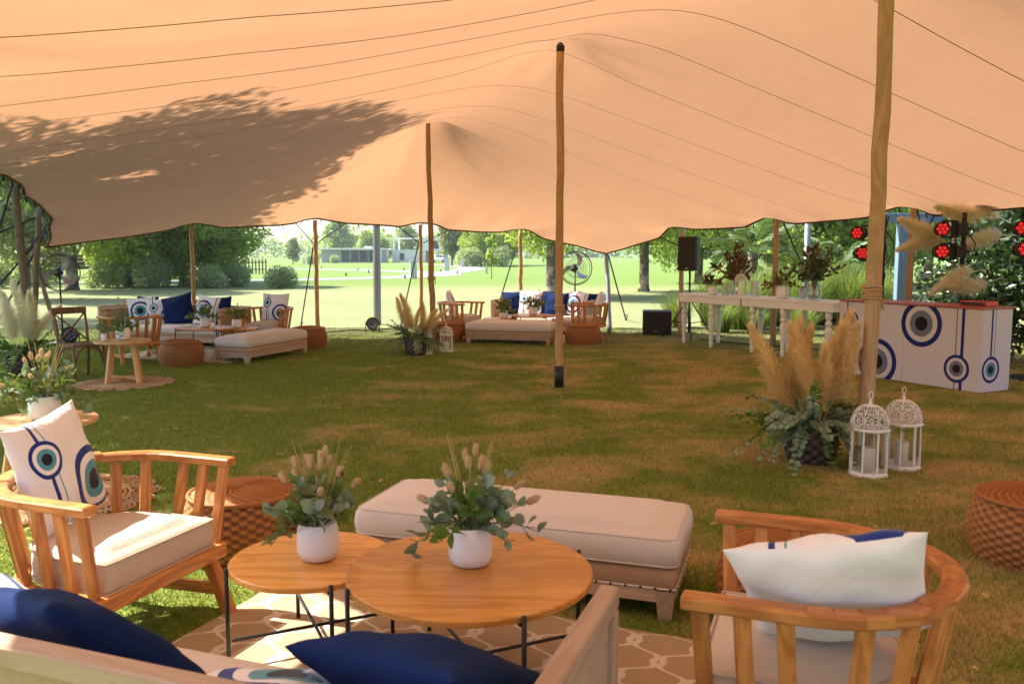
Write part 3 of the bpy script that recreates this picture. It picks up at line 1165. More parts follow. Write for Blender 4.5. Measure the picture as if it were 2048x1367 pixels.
def sofa():
    """seat faces +Y, length along X; boxy frame with inset side panels"""
    t = thing('wooden_frame_sofa', '', 'sofa', group='boxy cushioned sofas')
    L, D, Ht = 2.60, .86, .68
    pw = .055
    for s in (-1, 1):
        b = MB()
        x = s * (L / 2 - pw / 2)
        b.bar((x, -D / 2, Ht - .03), (x, D / 2, Ht - .03), pw, .06, bev=.006)
        b.bar((x, -D / 2, .13), (x, D / 2, .13), pw, .07)
        b.bar((x, D / 2 - .03, .162), (x, D / 2 - .03, Ht - .062), .056, pw - .004, (0, 1, 0))
        b.bar((x, -D / 2 + .03, .162), (x, -D / 2 + .03, Ht - .062), .056, pw - .004, (0, 1, 0))
        fr = b.build('arm', M['pale_wood'], t)
        b = MB()
        b.box((x, 0, .39), (.022, D - .12, .45))
        b.build('side_panel', M['burlap'], fr)
    b = MB()
    y = -D / 2 + .03
    b.bar((-L / 2 + pw + .002, y, Ht - .028), (L / 2 - pw - .002, y, Ht - .028), .062, .056, bev=.006)
    b.bar((-L / 2 + pw + .002, y, .13), (L / 2 - pw - .002, y, .13), .05, .07)
    b.bar((-L / 2 + pw + .002, D / 2 - .03, .13), (L / 2 - pw - .002, D / 2 - .03, .13), .05, .07)
    bf = b.build('frame_rail', M['pale_wood'], t)
    b = MB()
    b.box((0, y, .40), (L - .13, .03, .47))
    b.build('back_panel', M['burlap'], t)
    for sx in (-1, 1):
        for sy in (-1, 1):
            b = MB()
            b.box((sx * (L / 2 - .035), sy * (D / 2 - .035), .047), (.06, .06, .096))
            b.build('leg', M['pale_wood'], t)
    b = MB()
    b.box((0, -.01, .175), (L - .13, D - .16, .07), bev=.012)
    b.build('upholstered_base', M['burlap'], t)
    O = []
    l, w_ = L - .125, D - .20
    P = [(-l / 2, -w_ / 2), (l / 2, -w_ / 2), (l / 2, w_ / 2), (-l / 2, w_ / 2)]
    for i, p in enumerate(P):
        q = P[(i + 1) % 4]
        k = int(math.hypot(q[0] - p[0], q[1] - p[1]) / .08)
        O += [(p[0] + (q[0] - p[0]) * j / k, p[1] + (q[1] - p[1]) * j / k + .0) for j in range(k)]
    b = MB()
    b.slab(O, [(.03, .211), (0, .222), (-.004, .265), (0, .305), (.02, .320), (.06, .328)], bulge=.012)
    b.build('seat_cushion', M['white_linen'], t)
    return t


def pouf():
    t = thing('wicker_pouf', '', 'pouf', group='round wicker poufs')
    NR, prof = 144, []
    Rm, Hh = .31, .36
    K = 48
    vs, fs, gc = [], [], []
    rings = []
    for i in range(K + 1):
        f = i / K
        if f < .62:
            a = f / .62
            z = .004 + (Hh - .03) * a
            rr = Rm * (.80 + .20 * math.sin(PI * (.06 + .88 * a)) ** .8)
        else:
            a = (f - .62) / .38
            z = Hh - .026 + .026 * math.sin(min(1, a * 2.2) * PI / 2) + .012 * a
            rr = Rm * .87 * (1 - a) ** .9 + .004
        rings.append((rr, z, f))
    for i, (rr, z, f) in enumerate(rings):
        for j in range(NR):
            an = 2 * PI * j / NR
            if f < .62:
                o = .007 * (1 if (i // 2 + j // 3) % 2 else -1)
                vs.append(((rr + o) * math.cos(an), (rr + o) * math.sin(an), z))
            else:
                an2 = an + (f - .62) * 2.2
                o = .006 * (1 if (i + j // 3) % 2 else -1)
                vs.append((rr * math.cos(an2), rr * math.sin(an2), z + o * min(1, rr / .08)))
            gc.append(((1.0 if ((i // 2 if f < .62 else i) + j // 3) % 2 else .1), 0, 0))
    for i in range(K):
        for j in range(NR):
            j2 = (j + 1) % NR
            fs.append((i * NR + j, i * NR + j2, (i + 1) * NR + j2, (i + 1) * NR + j))
    fs.append(tuple(range(K * NR, (K + 1) * NR)))
    b = MB()
    b.add(vs, fs, gc, 0, True)
    b.build('woven_body', M['wicker'], t)
    b = MB()
    b.tube([(Rm * .89 * math.cos(a), Rm * .89 * math.sin(a), Hh - .022) for a in np.linspace(0, 2 * PI, 48, endpoint=False)], .013, 6, closed=True)
    b.tube([(Rm * .84 * math.cos(a), Rm * .84 * math.sin(a), .014) for a in np.linspace(0, 2 * PI, 48, endpoint=False)], .013, 6, closed=True)
    b.g = [(.6, 0, 0)] * len(b.g)
    b.build('rim', M['wicker'], t)['kind'] = 'stuff'
    return t


def coffee_table(rad, h, rot):
    def fn():
        t = thing('coffee_table', '', 'coffee table', group='round coffee tables')
        b = MB()
        b.lathe([(rad - .006, h - .026), (rad, h - .022), (rad, h - .004), (rad - .005, h), (rad * .5, h), (0, h)], 72, smooth=False)
        b.build('tabletop', M['table_top'], t)
        rl = rad - .006
        for k in range(4):
            a = rot + k * PI / 2
            b = MB()
            p = Vector((math.cos(a) * (rad + .008), math.sin(a) * (rad + .008), 0))
            b.tube([p, p + Vector((0, 0, h + .002))], .0085, 8)
            b.build('leg', M['black'], t)
        for k in range(2):
            a = rot + k * PI / 2
            b = MB()
            p = Vector((math.cos(a) * rl, math.sin(a) * rl, .10 + k * .0))
            b.bar(Vector((-p.x, -p.y, .115 + k * .013)), Vector((p.x, p.y, .115 + k * .013)), .012, .012)
            b.build('crossbar', M['black'], t)
        b = MB()
        for k in range(4):
            a = rot + k * PI / 2
            b.bar((0, 0, h - .034), (math.cos(a) * rl, math.sin(a) * rl, h - .034), .02, .012)
        b.build('top_bracket', M['black'], t)
        return t
    return Maker(fn)


def side_table():
    t = thing('round_side_table', '', 'side table', group='round wooden side tables')
    h, rad = .52, .33
    b = MB()
    b.lathe([(rad - .012, h - .03), (rad, h - .024), (rad, h - .004), (rad - .004, h), (0, h)], 48, smooth=False)
    b.build('tabletop', M['pine'], t)
    for k in range(4):
        a = PI / 4 + k * PI / 2
        b = MB()
        c, s = math.cos(a), math.sin(a)
        b.bar((c * .17, s * .17, h - .032), (c * .255, s * .255, 0), .05, .045, (-s, c, 0))
        b.build('leg', M['pine'], t)
    for k in range(2):
        a = PI / 4 + k * PI / 2
        b = MB()
        c, s = math.cos(a) * .225, math.sin(a) * .225
        b.bar((-c, -s, .05 + k * .002), (c, s, .05 + k * .002), .045, .035)
        b.build('stretcher', M['pine'], t)
    return t


def jute_mat():
    t = thing('jute_mat', '', 'mat', group='round braided jute mats')
    b = MB()
    for i in range(13):
        r = .03 + i * .031
        n = max(10, int(r * 90))
        b.tube([((r + R.uniform(-.003, .003)) * math.cos(a), (r + R.uniform(-.003, .003)) * math.sin(a), .014 + R.uniform(-.003, .003)) for a in np.linspace(0, 2 * PI, n, endpoint=False)], .0135, 5, closed=True)
    b.build('coiled_centre', M['jute'], t)
    b = MB()
    for k in range(16):
        a0 = 2 * PI * k / 16
        cx, cy_ = .50 * math.cos(a0), .50 * math.sin(a0)
        for rr in (.085, .055, .025):
            b.tube([(cx + rr * math.cos(a), cy_ + rr * math.sin(a), .016 + R.uniform(-.003, .004)) for a in np.linspace(0, 2 * PI, 16, endpoint=False)], .011, 5, closed=True)
    b.build('looped_border', M['jute'], t)
    return t


def pillow_maker(name, mat, group, size=.50, thick=.072, sag=.0, tw=.0):
    def fn():
        N = 26
        vs, gc, fs = [], [], []
        rr = random.Random(len(name) + int(size * 100))
        ph = [rr.uniform(0, 6) for _ in range(6)]
        for side in (1, -1):
            for i in range(N + 1):
                for j in range(N + 1):
                    u, v = math.sin(PI / 2 * (-1 + 2 * i / N)), math.sin(PI / 2 * (-1 + 2 * j / N))
                    e = (max(0, 1 - u * u) * max(0, 1 - v * v)) ** .46
                    x = u * size / 2 * (1 - .085 * (1 - v * v) * abs(u) ** 3)
                    z = v * size / 2 * (1 - .085 * (1 - u * u) * abs(v) ** 3)
                    th = thick * e
                    wr = .010 * math.sin(5 * u + 3 * v + ph[0]) * math.sin(4 * v - 2 * u + ph[1]) * e + .005 * math.sin(11 * u * v + ph[2]) * (1 - e) * e * 3
                    yv = side * (th + wr) - sag * max(0, v) ** 2 + tw * u * v
                    vs.append((x, yv, z + size / 2 - .12 * sag * max(0, v)))
                    gc.append((-u, v, 0) if side > 0 else (9, 9, 0))
        n1 = (N + 1) ** 2
        for i in range(N):
            for j in range(N):
                a = i * (N + 1) + j
                q = (a, a + 1, a + N + 2, a + N + 1)
                fs.append(q)
                fs.append(tuple(n1 + k for k in q[::-1]))
        b = MB()
        b.add(vs, fs, gc, 0, True)
        o = b.build(name, mat)
        bm = o.data
        tag(o, '', 'pillow', group)
        return o
    return Maker(fn)


def lean(yaw, back, roll=0.0):
    """pillow rotation: yaw about Z, leaning back, rolled in its own plane; its front is +Y"""
    m = Matrix.Rotation(yaw, 3, 'Z') @ Matrix.Rotation(back, 3, 'X') @ Matrix.Rotation(roll, 3, 'Y')
    return m.to_euler()


def lantern():
    t = thing('moroccan_lantern', '', 'lantern', group='white candle lanterns')
    r = .125
    b = MB()
    b.lathe([(r + .014, .0), (r + .014, .016), (r + .004, .022), (r + .002, .032), (0, .032)], 8, smooth=False)
    b.build('base', M['white_paint'], t)
    for k in range(8):
        a = 2 * PI * k / 8
        b = MB()
        c, s = math.cos(a), math.sin(a)
        b.bar((c * r, s * r, .033), (c * (r - .004), s * (r - .004), .318), .013, .013, (-s, c, 0), .002)
        b.build('post', M['white_paint'], t)
        a2 = a + PI / 8
        rm = r * math.cos(PI / 8) - .004
        b = MB()
        hw = r * math.sin(PI / 8) - .008
        tx = Vector((-math.sin(a2), math.cos(a2), 0))
        cc = Vector((math.cos(a2) * rm, math.sin(a2) * rm, 0))
        b.add([cc - tx * hw + Vector((0, 0, .034)), cc + tx * hw + Vector((0, 0, .034)), cc + tx * hw + Vector((0, 0, .316)), cc - tx * hw + Vector((0, 0, .316))], [(0, 1, 2, 3)])
        b.build('pane', M['glass'], t)
    b = MB()
    b.lathe([(r - .004, .318), (r + .012, .322), (r + .016, .332), (r + .010, .343), (r - .006, .345), (r - .02, .336), (r - .02, .322)], 8, smooth=False)
    b.build('collar', M['white_paint'], t)

    def dome(th, ph):     # ph 0 at the collar .. 1 at the crown
        rad = (r - .001) * math.cos(ph * PI / 2) ** .8 + .004
        z = .345 + .155 * math.sin(ph * PI / 2)
        return Vector((rad * math.cos(th), rad * math.sin(th), z))
    b = MB()
    w8 = 2 * PI / 8
    for k in range(8):
        a = w8 * k
        b.tube([dome(a, q) for q in np.linspace(0, 1, 11)], .0045, 5)
        m = a + w8 / 2
        ring = lambda cp, rt, rp, n=14: [dome(m + w8 * rt * math.cos(q), cp + rp * math.sin(q)) for q in np.linspace(0, 2 * PI, n, endpoint=False)]
        b.tube(ring(.24, .40, .20, 16), .0042, 5, closed=True)
        b.tube(ring(.24, .10, .05, 8), .004, 4, closed=True)
        for q in np.linspace(0, 2 * PI, 8, endpoint=False):
            b.tube([dome(m + w8 * .08 * math.cos(q), .24 + .04 * math.sin(q)), dome(m + w8 * .39 * math.cos(q), .24 + .195 * math.sin(q))], .0034, 4)
        b.tube([dome(m - w8 * .44, .50), dome(m - w8 * .30, .60), dome(m, .74), dome(m + w8 * .30, .60), dome(m + w8 * .44, .50)], .0042, 4)
        b.tube([dome(m, .46), dome(m - w8 * .2, .54), dome(m, .64), dome(m + w8 * .2, .54)], .0036, 4, closed=True)
    for ph in (.47, .80):
        b.tube([dome(q, ph) for q in np.linspace(0, 2 * PI, 32, endpoint=False)], .0038, 5, closed=True)
    b.lathe([(.040, .486), (.030, .497), (.012, .504), (.010, .512), (.015, .520), (.007, .528), (.006, .545), (0, .548)], 12)
    b.build('pierced_dome', M['white_paint'], t)
    b = MB()
    b.tube([(.016 * math.cos(q), 0, .568 + .026 * math.sin(q)) for q in np.linspace(0, 2 * PI, 18, endpoint=False)], .0035, 5, closed=True)
    b.build('hanging_ring', M['white_paint'], t)
    b = MB()
    b.lathe([(.047, .033), (.048, .19), (.044, .197), (.034, .194), (.01, .19), (0, .19)], 20)
    b.build('candle', M['candle'], t)
    return t


# ---------------------------------------------------------------- plants
def leaf_mesh(name, kind, mat):
    b = MB()
    if kind == 'round':
        pr = [(0, 0), (.22, .25), (.42, .36), (.66, .34), (.88, .20), (1.0, 0)]
    elif kind == 'long':
        pr = [(0, 0), (.2, .14), (.5, .2), (.8, .12), (1, 0)]
    else:
        pr = [(0, 0), (.25, .22), (.55, .27), (.85, .12), (1, 0)]
    vs, gc, fs = [], [], []
    for i, (x, wd) in enumerate(pr):
        up = .10 * math.sin(x * PI) - .12 * x * x
        for s in (-1, 0, 1):
            vs.append((x, s * wd, up + (.10 * abs(s) * wd)))
            gc.append((.35 + .3 * x, .2, 0))
    for i in range(len(pr) - 1):
        for k in (0, 1):
            fs.append((i * 3 + k, (i + 1) * 3 + k, (i + 1) * 3 + k + 1, i * 3 + k + 1))
    b.add(vs, fs, gc, 0, True)
    o = b.build(name, mat)
    me = o.data
    bpy.data.objects.remove(o)
    return me


LEAF = {'euca': leaf_mesh('leaf', 'round', M['euca']), 'green': leaf_mesh('leaf', 'oval', M['green_leaf']), 'olive': leaf_mesh('leaf', 'oval', M['olive_leaf']),
        'long': leaf_mesh('leaf', 'long', M['green_leaf'])}


def tail_mesh():
    b = MB()
    rr = random.Random(3)
    b.lathe([(0, -.03), (.009, -.026), (.0135, -.012), (.0135, .004), (.010, .02), (.004, .031), (0, .034)], 9)
    for i in range(160):
        z = rr.uniform(-.028, .03)
        a = rr.uniform(0, 2 * PI)
        rad = .0135 * math.sqrt(max(.05, 1 - (z / .034) ** 2))
        p = Vector((rad * math.cos(a), rad * math.sin(a), z))
        d = Vector((math.cos(a) * .7, math.sin(a) * .7, .9)).normalized() * .013
        q = Vector((-math.sin(a), math.cos(a), 0)) * .0012
        g = rr.random()
        b.add([p - q, p + q, p + d], [(0, 1, 2)], [(g, 0, 0)] * 3)
    o = b.build('bunny_tail', M['tail'])
    me = o.data
    bpy.data.objects.remove(o)
    return me


TAIL = tail_mesh()


def orient(d, roll):
    x = Vector(d).normalized()
    y = x.orthogonal().normalized()
    y = Matrix.Rotation(roll, 3, x) @ y
    return Matrix((x, y, x.cross(y))).transposed()


def pot_shape(b, rad, h):
    b.lathe([(rad * .62, 0), (rad * .86, h * .06), (rad * .99, h * .25), (rad, h * .5), (rad * .96, h * .8), (rad * .88, h * .985), (rad * .85, h),
             (rad * .81, h * .985), (rad * .80, h * .7)], 32, cap1=True)


def bouquet(label, loc, seed, detail, rad=.085, h=.155, spread=.20, n=120, tails=12, grasses=14, kinds=('euca', 'green', 'euca', 'olive'), group='bouquets in round white pots', lsize=.058, rz=0, mats=None):
    rr = random.Random(seed)
    t = thing('flower_arrangement', label, 'flower pot', loc, rz, group)
    b = MB()
    pot_shape(b, rad, h)
    b.build('pot', M['ceramic'], t)
    st = MB()
    folia = MB()
    nst = max(10, n // 9)
    k = 0
    for s in range(nst):
        a = rr.uniform(0, 2 * PI)
        el = rr.uniform(.05, 1.45) ** 1.0
        L = spread * rr.uniform(.75, 1.25)
        d = Vector((math.cos(a) * math.sin(el), math.sin(a) * math.sin(el), math.cos(el)))
        base = Vector((math.cos(a) * rad * .45, math.sin(a) * rad * .45, h * .95))
        droop = rr.uniform(.0, .14) * (el / 1.4)
        P = [base + d * L * f + Vector((0, 0, -droop * f * f)) for f in np.linspace(0, 1, 6)]
        st.tube(P, [.003] * 3 + [.002] * 3, 4)
        kd = rr.choice(kinds)
        for q in range(9):
            f = rr.uniform(.25, 1.05)
            p = base + d * L * f + Vector((0, 0, -droop * f * f))
            ld = (d * .5 + Vector((rr.gauss(0, 1), rr.gauss(0, 1), rr.gauss(.1, .8))).normalized()).normalized()
            mt = orient(ld, rr.uniform(0, 6.3))
            sz = lsize * rr.uniform(.6, 1.25) * (.85 if f > .9 else 1.1)
            if detail:
                o = bpy.data.objects.new('leaf', LEAF[kd])
                C.objects.link(o)
                o.parent = t
                o.matrix_local = Matrix.Translation(p) @ mt.to_4x4() @ Matrix.Diagonal((sz, sz, sz, 1))
            else:
                g = (rr.random(), rr.random(), 0)
                mi = {'euca': 0, 'green': 1, 'olive': 2, 'long': 1}[kd]
                vv_ = [(0, 0, 0), (.5, .32, .06), (1, 0, -.05), (.5, -.32, .06)]
                folia.add([p + mt @ (Vector(v) * sz) for v in vv_], [(0, 1, 2, 3)], [g] * 4, mi)
            k += 1
    if not detail:
        folia.build('foliage', mats or [M['euca'], M['green_leaf'], M['olive_leaf']], t)['kind'] = 'stuff'
    for s in range(tails):
        a = rr.uniform(0, 2 * PI)
        el = rr.uniform(.05, 1.25)
        L = spread * rr.uniform(1.05, 1.45) * (1.1 - .2 * el)
        d = Vector((math.cos(a) * math.sin(el), math.sin(a) * math.sin(el), math.cos(el)))
        p = Vector((0, 0, h * .9)) + d * L
        st.tube([Vector((0, 0, h * .9)), p], .0016, 4)
        o = bpy.data.objects.new('bunny_tail', TAIL)
        C.objects.link(o)
        o.parent = t
        o.matrix_local = Matrix.Translation(p + d * .025) @ d.to_track_quat('Z', 'Y').to_matrix().to_4x4() @ Matrix.Scale(rr.uniform(.7, 1.0), 4)
    st.build('stems', M['green_leaf'], t)['kind'] = 'stuff'
    if grasses:
        gb = MB()
        for (ga, ge) in ((2.6, .42), (.6, .36), (1.7, .1))[:(3 if grasses > 8 else 1)]:
            for i in range(grasses // 2):
                a, el = ga + rr.uniform(-.35, .35), ge + rr.uniform(-.10, .10)
                d = Vector((math.cos(a) * math.sin(el), math.sin(a) * math.sin(el), math.cos(el)))
                L = spread * rr.uniform(1.3, 2.0) if ge > .2 else spread * rr.uniform(1.0, 1.4)
                gb.tube([Vector((0, 0, h * .9)), Vector((0, 0, h)) + d * L * .6, Vector((0, 0, h)) + d * L], [.0016, .002, .0009], 3)
        gb.build('dry_grass', M['stem'], t)['kind'] = 'stuff'
    return t


def plume_mesh(seed, mat, L=.75, wd=.135):
    rr = np.random.RandomState(seed)
    n = 2300
    f = rr.rand(n) ** .8
    bend = rr.uniform(.10, .30) * (1 if seed % 2 else -1)
    z = L * (.28 + .72 * f)
    env = wd * np.sin(np.clip(.10 + f * .9, 0, 1) * PI) ** .6 * (1 - .3 * f) * (.75 + .5 * rr.rand(n))
    an = rr.rand(n) * 2 * PI
    q = rr.rand(n) ** .5
    base = np.stack([bend * f * f * L + .004 * np.cos(an), .004 * np.sin(an), z - .05 * L * .9], 1)
    tip = base + np.stack([np.cos(an) * env * q, np.sin(an) * env * q, (.05 + .085 * rr.rand(n)) * (1.2 - .4 * f)], 1)
    tip[:, :2] += rr.normal(size=(n, 2)) * .012
    tip[:, 2] -= env * .45 * q
    mid = (base + tip) / 2 + np.stack([np.cos(an) * env * .16, np.sin(an) * env * .16, np.full(n, .01)], 1)
    side = np.stack([-np.sin(an), np.cos(an), np.zeros(n)], 1) * .0019
    V = np.stack([base, mid - side, mid + side, tip], 1).reshape(-1, 3)
    i0 = np.arange(n) * 4
    Fc = np.stack([i0, i0 + 1, i0 + 3, i0 + 2], 1)
    g = np.repeat(np.stack([rr.rand(n), rr.rand(n), np.zeros(n)], 1), 4, 0)
    # stem
    sv, sf, sg = [], [], []
    for k in range(7):
        ff = k / 6
        for j in range(4):
            a = PI / 2 * j
            sv.append((bend * max(0, ff * 1.3 - .3) ** 2 * L + .004 * math.cos(a), .004 * math.sin(a), ff * L * .95))
            sg.append((.2, 0, 0))
    b0 = len(V)
    for k in range(6):
        for j in range(4):
            sf.append((b0 + k * 4 + j, b0 + k * 4 + (j + 1) % 4, b0 + (k + 1) * 4 + (j + 1) % 4, b0 + (k + 1) * 4 + j))
    return np_mesh('pampas_plume', np.vstack([V, np.array(sv)]), np.vstack([Fc, np.array(sf)]), mat, np.vstack([g, np.array(sg)]))


PLUME = [plume_mesh(k, M['pampas']) for k in range(3)]
PLUME_P = [plume_mesh(k + 5, M['pampas_pale']) for k in range(2)]


def put(name, me, parent, mat):
    o = bpy.data.objects.new(name, me)
    C.objects.link(o)
    o.parent = parent
    o.matrix_local = mat
    return o


def leaf_cloud(blobs, n, size, seed, hollow=.55, up=.0):
    """n diamond leaves in a union of ellipsoids (x, y, z, rx, ry, rz); gc.x is a random tone"""
    rr = np.random.RandomState(seed)
    B = np.array(blobs, float)
    wt = (B[:, 3] * B[:, 4] * B[:, 5]) ** .67
    which = rr.choice(len(B), n, p=wt / wt.sum())
    d = rr.normal(size=(n, 3))
    d /= np.linalg.norm(d, axis=1)[:, None]
    rad = hollow + (1 - hollow) * rr.rand(n) ** .6
    rad *= 1 + .10 * np.sin(d[:, 0] * 9 + which) * np.cos(d[:, 2] * 8) + rr.normal(size=n) * .05
    p = B[which, :3] + d * B[which, 3:] * rad[:, None]
    nrm = d * .55 + rr.normal(size=(n, 3)) * .75 + np.array((0, 0, .35 + up))
    nrm /= np.linalg.norm(nrm, axis=1)[:, None]
    t = np.cross(nrm, rr.normal(size=(n, 3)))
    t /= np.linalg.norm(t, axis=1)[:, None]
    bb = np.cross(nrm, t)
    s = (size * (.6 + .8 * rr.rand(n)))[:, None]
    V = np.stack([p - t * s * .5, p + bb * s * .28 + nrm * s * .06, p + t * s * .5, p - bb * s * .28 + nrm * s * .06], 1).reshape(-1, 3)
    i0 = np.arange(n) * 4
    tone = np.clip(rr.rand(n) * .7 + .3 * (which % 3) / 2, 0, 1)
    g = np.repeat(np.stack([tone, rr.rand(n), np.zeros(n)], 1), 4, 0)
    return V, np.stack([i0, i0 + 1, i0 + 2, i0 + 3], 1), g


TREE_SHAPES = {}


def tree_shape(key, seed, H_, cb, cr, n, leaf, trunk_r, mat, nb=12, squash=.8, limbs=7, lean_=0.0):
    rr = random.Random(seed)
    blobs = []
    for i in range(nb):
        f = i / max(1, nb - 1)
        z = cb + (H_ - cb) * (.12 + .78 * f)
        rz = cr * (1 - abs(f - .42) * 1.15)
        a = i * 2.4 + rr.uniform(-.4, .4)
        ro = max(.1, rz) * rr.uniform(.35, .75)
        s = cr * rr.uniform(.32, .52) * (1 - .25 * f)
        blobs.append((math.cos(a) * ro, math.sin(a) * ro, z, s, s, s * squash))
    V, Fc, g = leaf_cloud(blobs, n, leaf, seed, .35)
    crown = np_mesh('crown', V, Fc, mat, g)
    b = MB()
    top = cb + (H_ - cb) * .6
    pts = [(0, 0, -.02), (.02, 0, .25)] + [(lean_ * f + rr.uniform(-.06, .06) * f, rr.uniform(-.06, .06) * f, top * f) for f in (.3, .55, .8, 1)]
    rad = [trunk_r * 1.45, trunk_r * 1.08, trunk_r, trunk_r * .85, trunk_r * .55, trunk_r * .25]
    b.tube(pts, rad, 12)
    for k in range(limbs):
        bl = blobs[(k * 5) % len(blobs)]
        z0 = max(cb * .75, min(top * .9, bl[2] - cr * .5))
        st_ = Vector((lean_ * z0 / top, 0, z0))
        en = Vector(bl[:3])
        md = st_.lerp(en, .5) + Vector((0, 0, .12 * cr))
        b.tube([st_, md, en], [trunk_r * .5, trunk_r * .32, trunk_r * .1], 7)
    o = b.build('trunk', M['bark'])
    tm = o.data
    bpy.data.objects.remove(o)
    TREE_SHAPES[key] = (crown, tm)


def tree(key, label, x, y, s=1.0, rz=0.0, group='trees beyond the tent', name='tree', cat='tree', sz=None):
    t = thing(name, label, cat, (x, y, 0), rz, group)
    t.scale = (s, s, sz or s)
    c = bpy.data.objects.new('crown', TREE_SHAPES[key][0])
    k = bpy.data.objects.new('trunk', TREE_SHAPES[key][1])
    for o in (c, k):
        C.objects.link(o)
        o.parent = t
    return t


def shrub_mesh(seed, n, leaf, mat, blobs):
    V, Fc, g = leaf_cloud(blobs, n, leaf, seed, .45)
    V[:, 2] = np.maximum(V[:, 2], .02)
    return np_mesh('foliage', V, Fc, mat, g)


def blades(seed, n, L0, L1, spread, wd, arch, mat, name='blades', base_r=.25):
    """arching grass blades in one clump"""
    rr = np.random.RandomState(seed)
    an = rr.rand(n) * 2 * PI
    br = base_r * rr.rand(n) ** .5
    ba = rr.rand(n) * 2 * PI
    L = L0 + (L1 - L0) * rr.rand(n)
    out = spread * (.25 + .75 * rr.rand(n))
    k = 5
    V, Fc, g = [], [], []
    cosA, sinA = np.cos(an), np.sin(an)
    pts = []
    for i in range(k):
        f = i / (k - 1)
        hor = out * f ** 1.5
        z = L * (f - arch * (out / spread) * f ** 3)
        w_ = wd * (1 - f) ** .7 + wd * .04
        c = np.stack([br * np.cos(ba) + cosA * hor, br * np.sin(ba) + sinA * hor, np.maximum(z, .01)], 1)
        s = np.stack([-sinA, cosA, np.zeros(n)], 1) * w_
        pts += [c - s, c + s]
    V = np.stack(pts, 1).reshape(-1, 3)
    i0 = np.arange(n)[:, None] * (2 * k)
    Fc = np.concatenate([i0 + np.array([[2 * i, 2 * i + 1, 2 * i + 3, 2 * i + 2]]) for i in range(k - 1)], 0)
    g = np.repeat(np.stack([rr.rand(n), rr.rand(n), np.zeros(n)], 1), 2 * k, 0)
    return np_mesh(name, V, Fc, mat, g)

# ---------------------------------------------------------------- far houses
def window(b_parent, x0, x1, z0, z1, y, door=False):
    b = MB()
    f = .09
    b.bar((x0, y - .03, z0 + f / 2), (x1, y - .03, z0 + f / 2), .08, f)
    b.bar((x0, y - .03, z1 - f / 2), (x1, y - .03, z1 - f / 2), .08, f)
    for x in (x0 + f / 2, x1 - f / 2):
        b.bar((x, y - .03, z0 + f), (x, y - .03, z1 - f), f, .08, (0, 1, 0))
    fr = b.build('door' if door else 'window', M['steel'], b_parent)
    b = MB()
    b.box(((x0 + x1) / 2, y - .012, (z0 + z1) / 2), (x1 - x0 - 2 * f, .02, z1 - z0 - 2 * f))
    b.build('pane', M['window'], fr)


hs = thing('house', 'low grey flat-roofed house with wide dark glass doors beyond the path', 'house', (at(640, 520, 160).x, 160, 0))
b = MB()
b.box((6, 4, 1.2), (11.4, 8, 2.4))
b.build('wall', M['wall_grey'], hs)
b = MB()
b.box((6, 3.6, 2.56), (12.4, 9.6, .3), bev=.02)
b.build('roof', M['wall_white'], hs)
b = MB()
b.box((8.4, 4, 2.9), (1.4, 1.2, .36))
b.build('roof_unit', M['wall_white'], hs)
for x in (4.0, 5.7, 7.4, 9.1):
    window(hs, x, x + 1.6, .08, 2.3, 0, x == 7.4)
b = MB()
b.box((11.55, -.9, 1.2), (.3, .3, 2.39))
b.build('porch_post', M['wall_white'], hs)
h2 = thing('house', 'white two-storey house with an open upper frame and a carport', 'house', (at(785, 520, 165).x, 165, 0))
b = MB()
b.box((3.2, 4, 1.15), (6.4, 8, 2.3))
b.build('wall', M['wall_white'], h2)
b = MB()
b.box((7.5, 4, 3.45), (4.0, 8, 2.2))
b.build('upper_storey', M['wall_white'], h2)
b = MB()
b.box((4.9, 4, 4.68), (9.4, 8, .25))
b.build('roof', M['wall_white'], h2)
b = MB()
b.box((5.0, 4, 2.34), (10.2, 8.2, .22))
b.build('floor_slab', M['wall_white'], h2)
b = MB()
b.box((.3, .3, 3.5), (.35, .35, 2.1))
b.box((.3, 7.6, 3.5), (.35, .35, 2.1))
b.build('upper_post', M['wall_white'], h2)
window(h2, 7.6, 9.0, 2.6, 4.2, 0)
window(h2, 1.4, 2.3, .4, 1.8, 0)
b = MB()
b.box((9.95, 4, 1.1), (.2, 8, 2.2))
b.build('carport_wall', M['wall_grey'], h2)


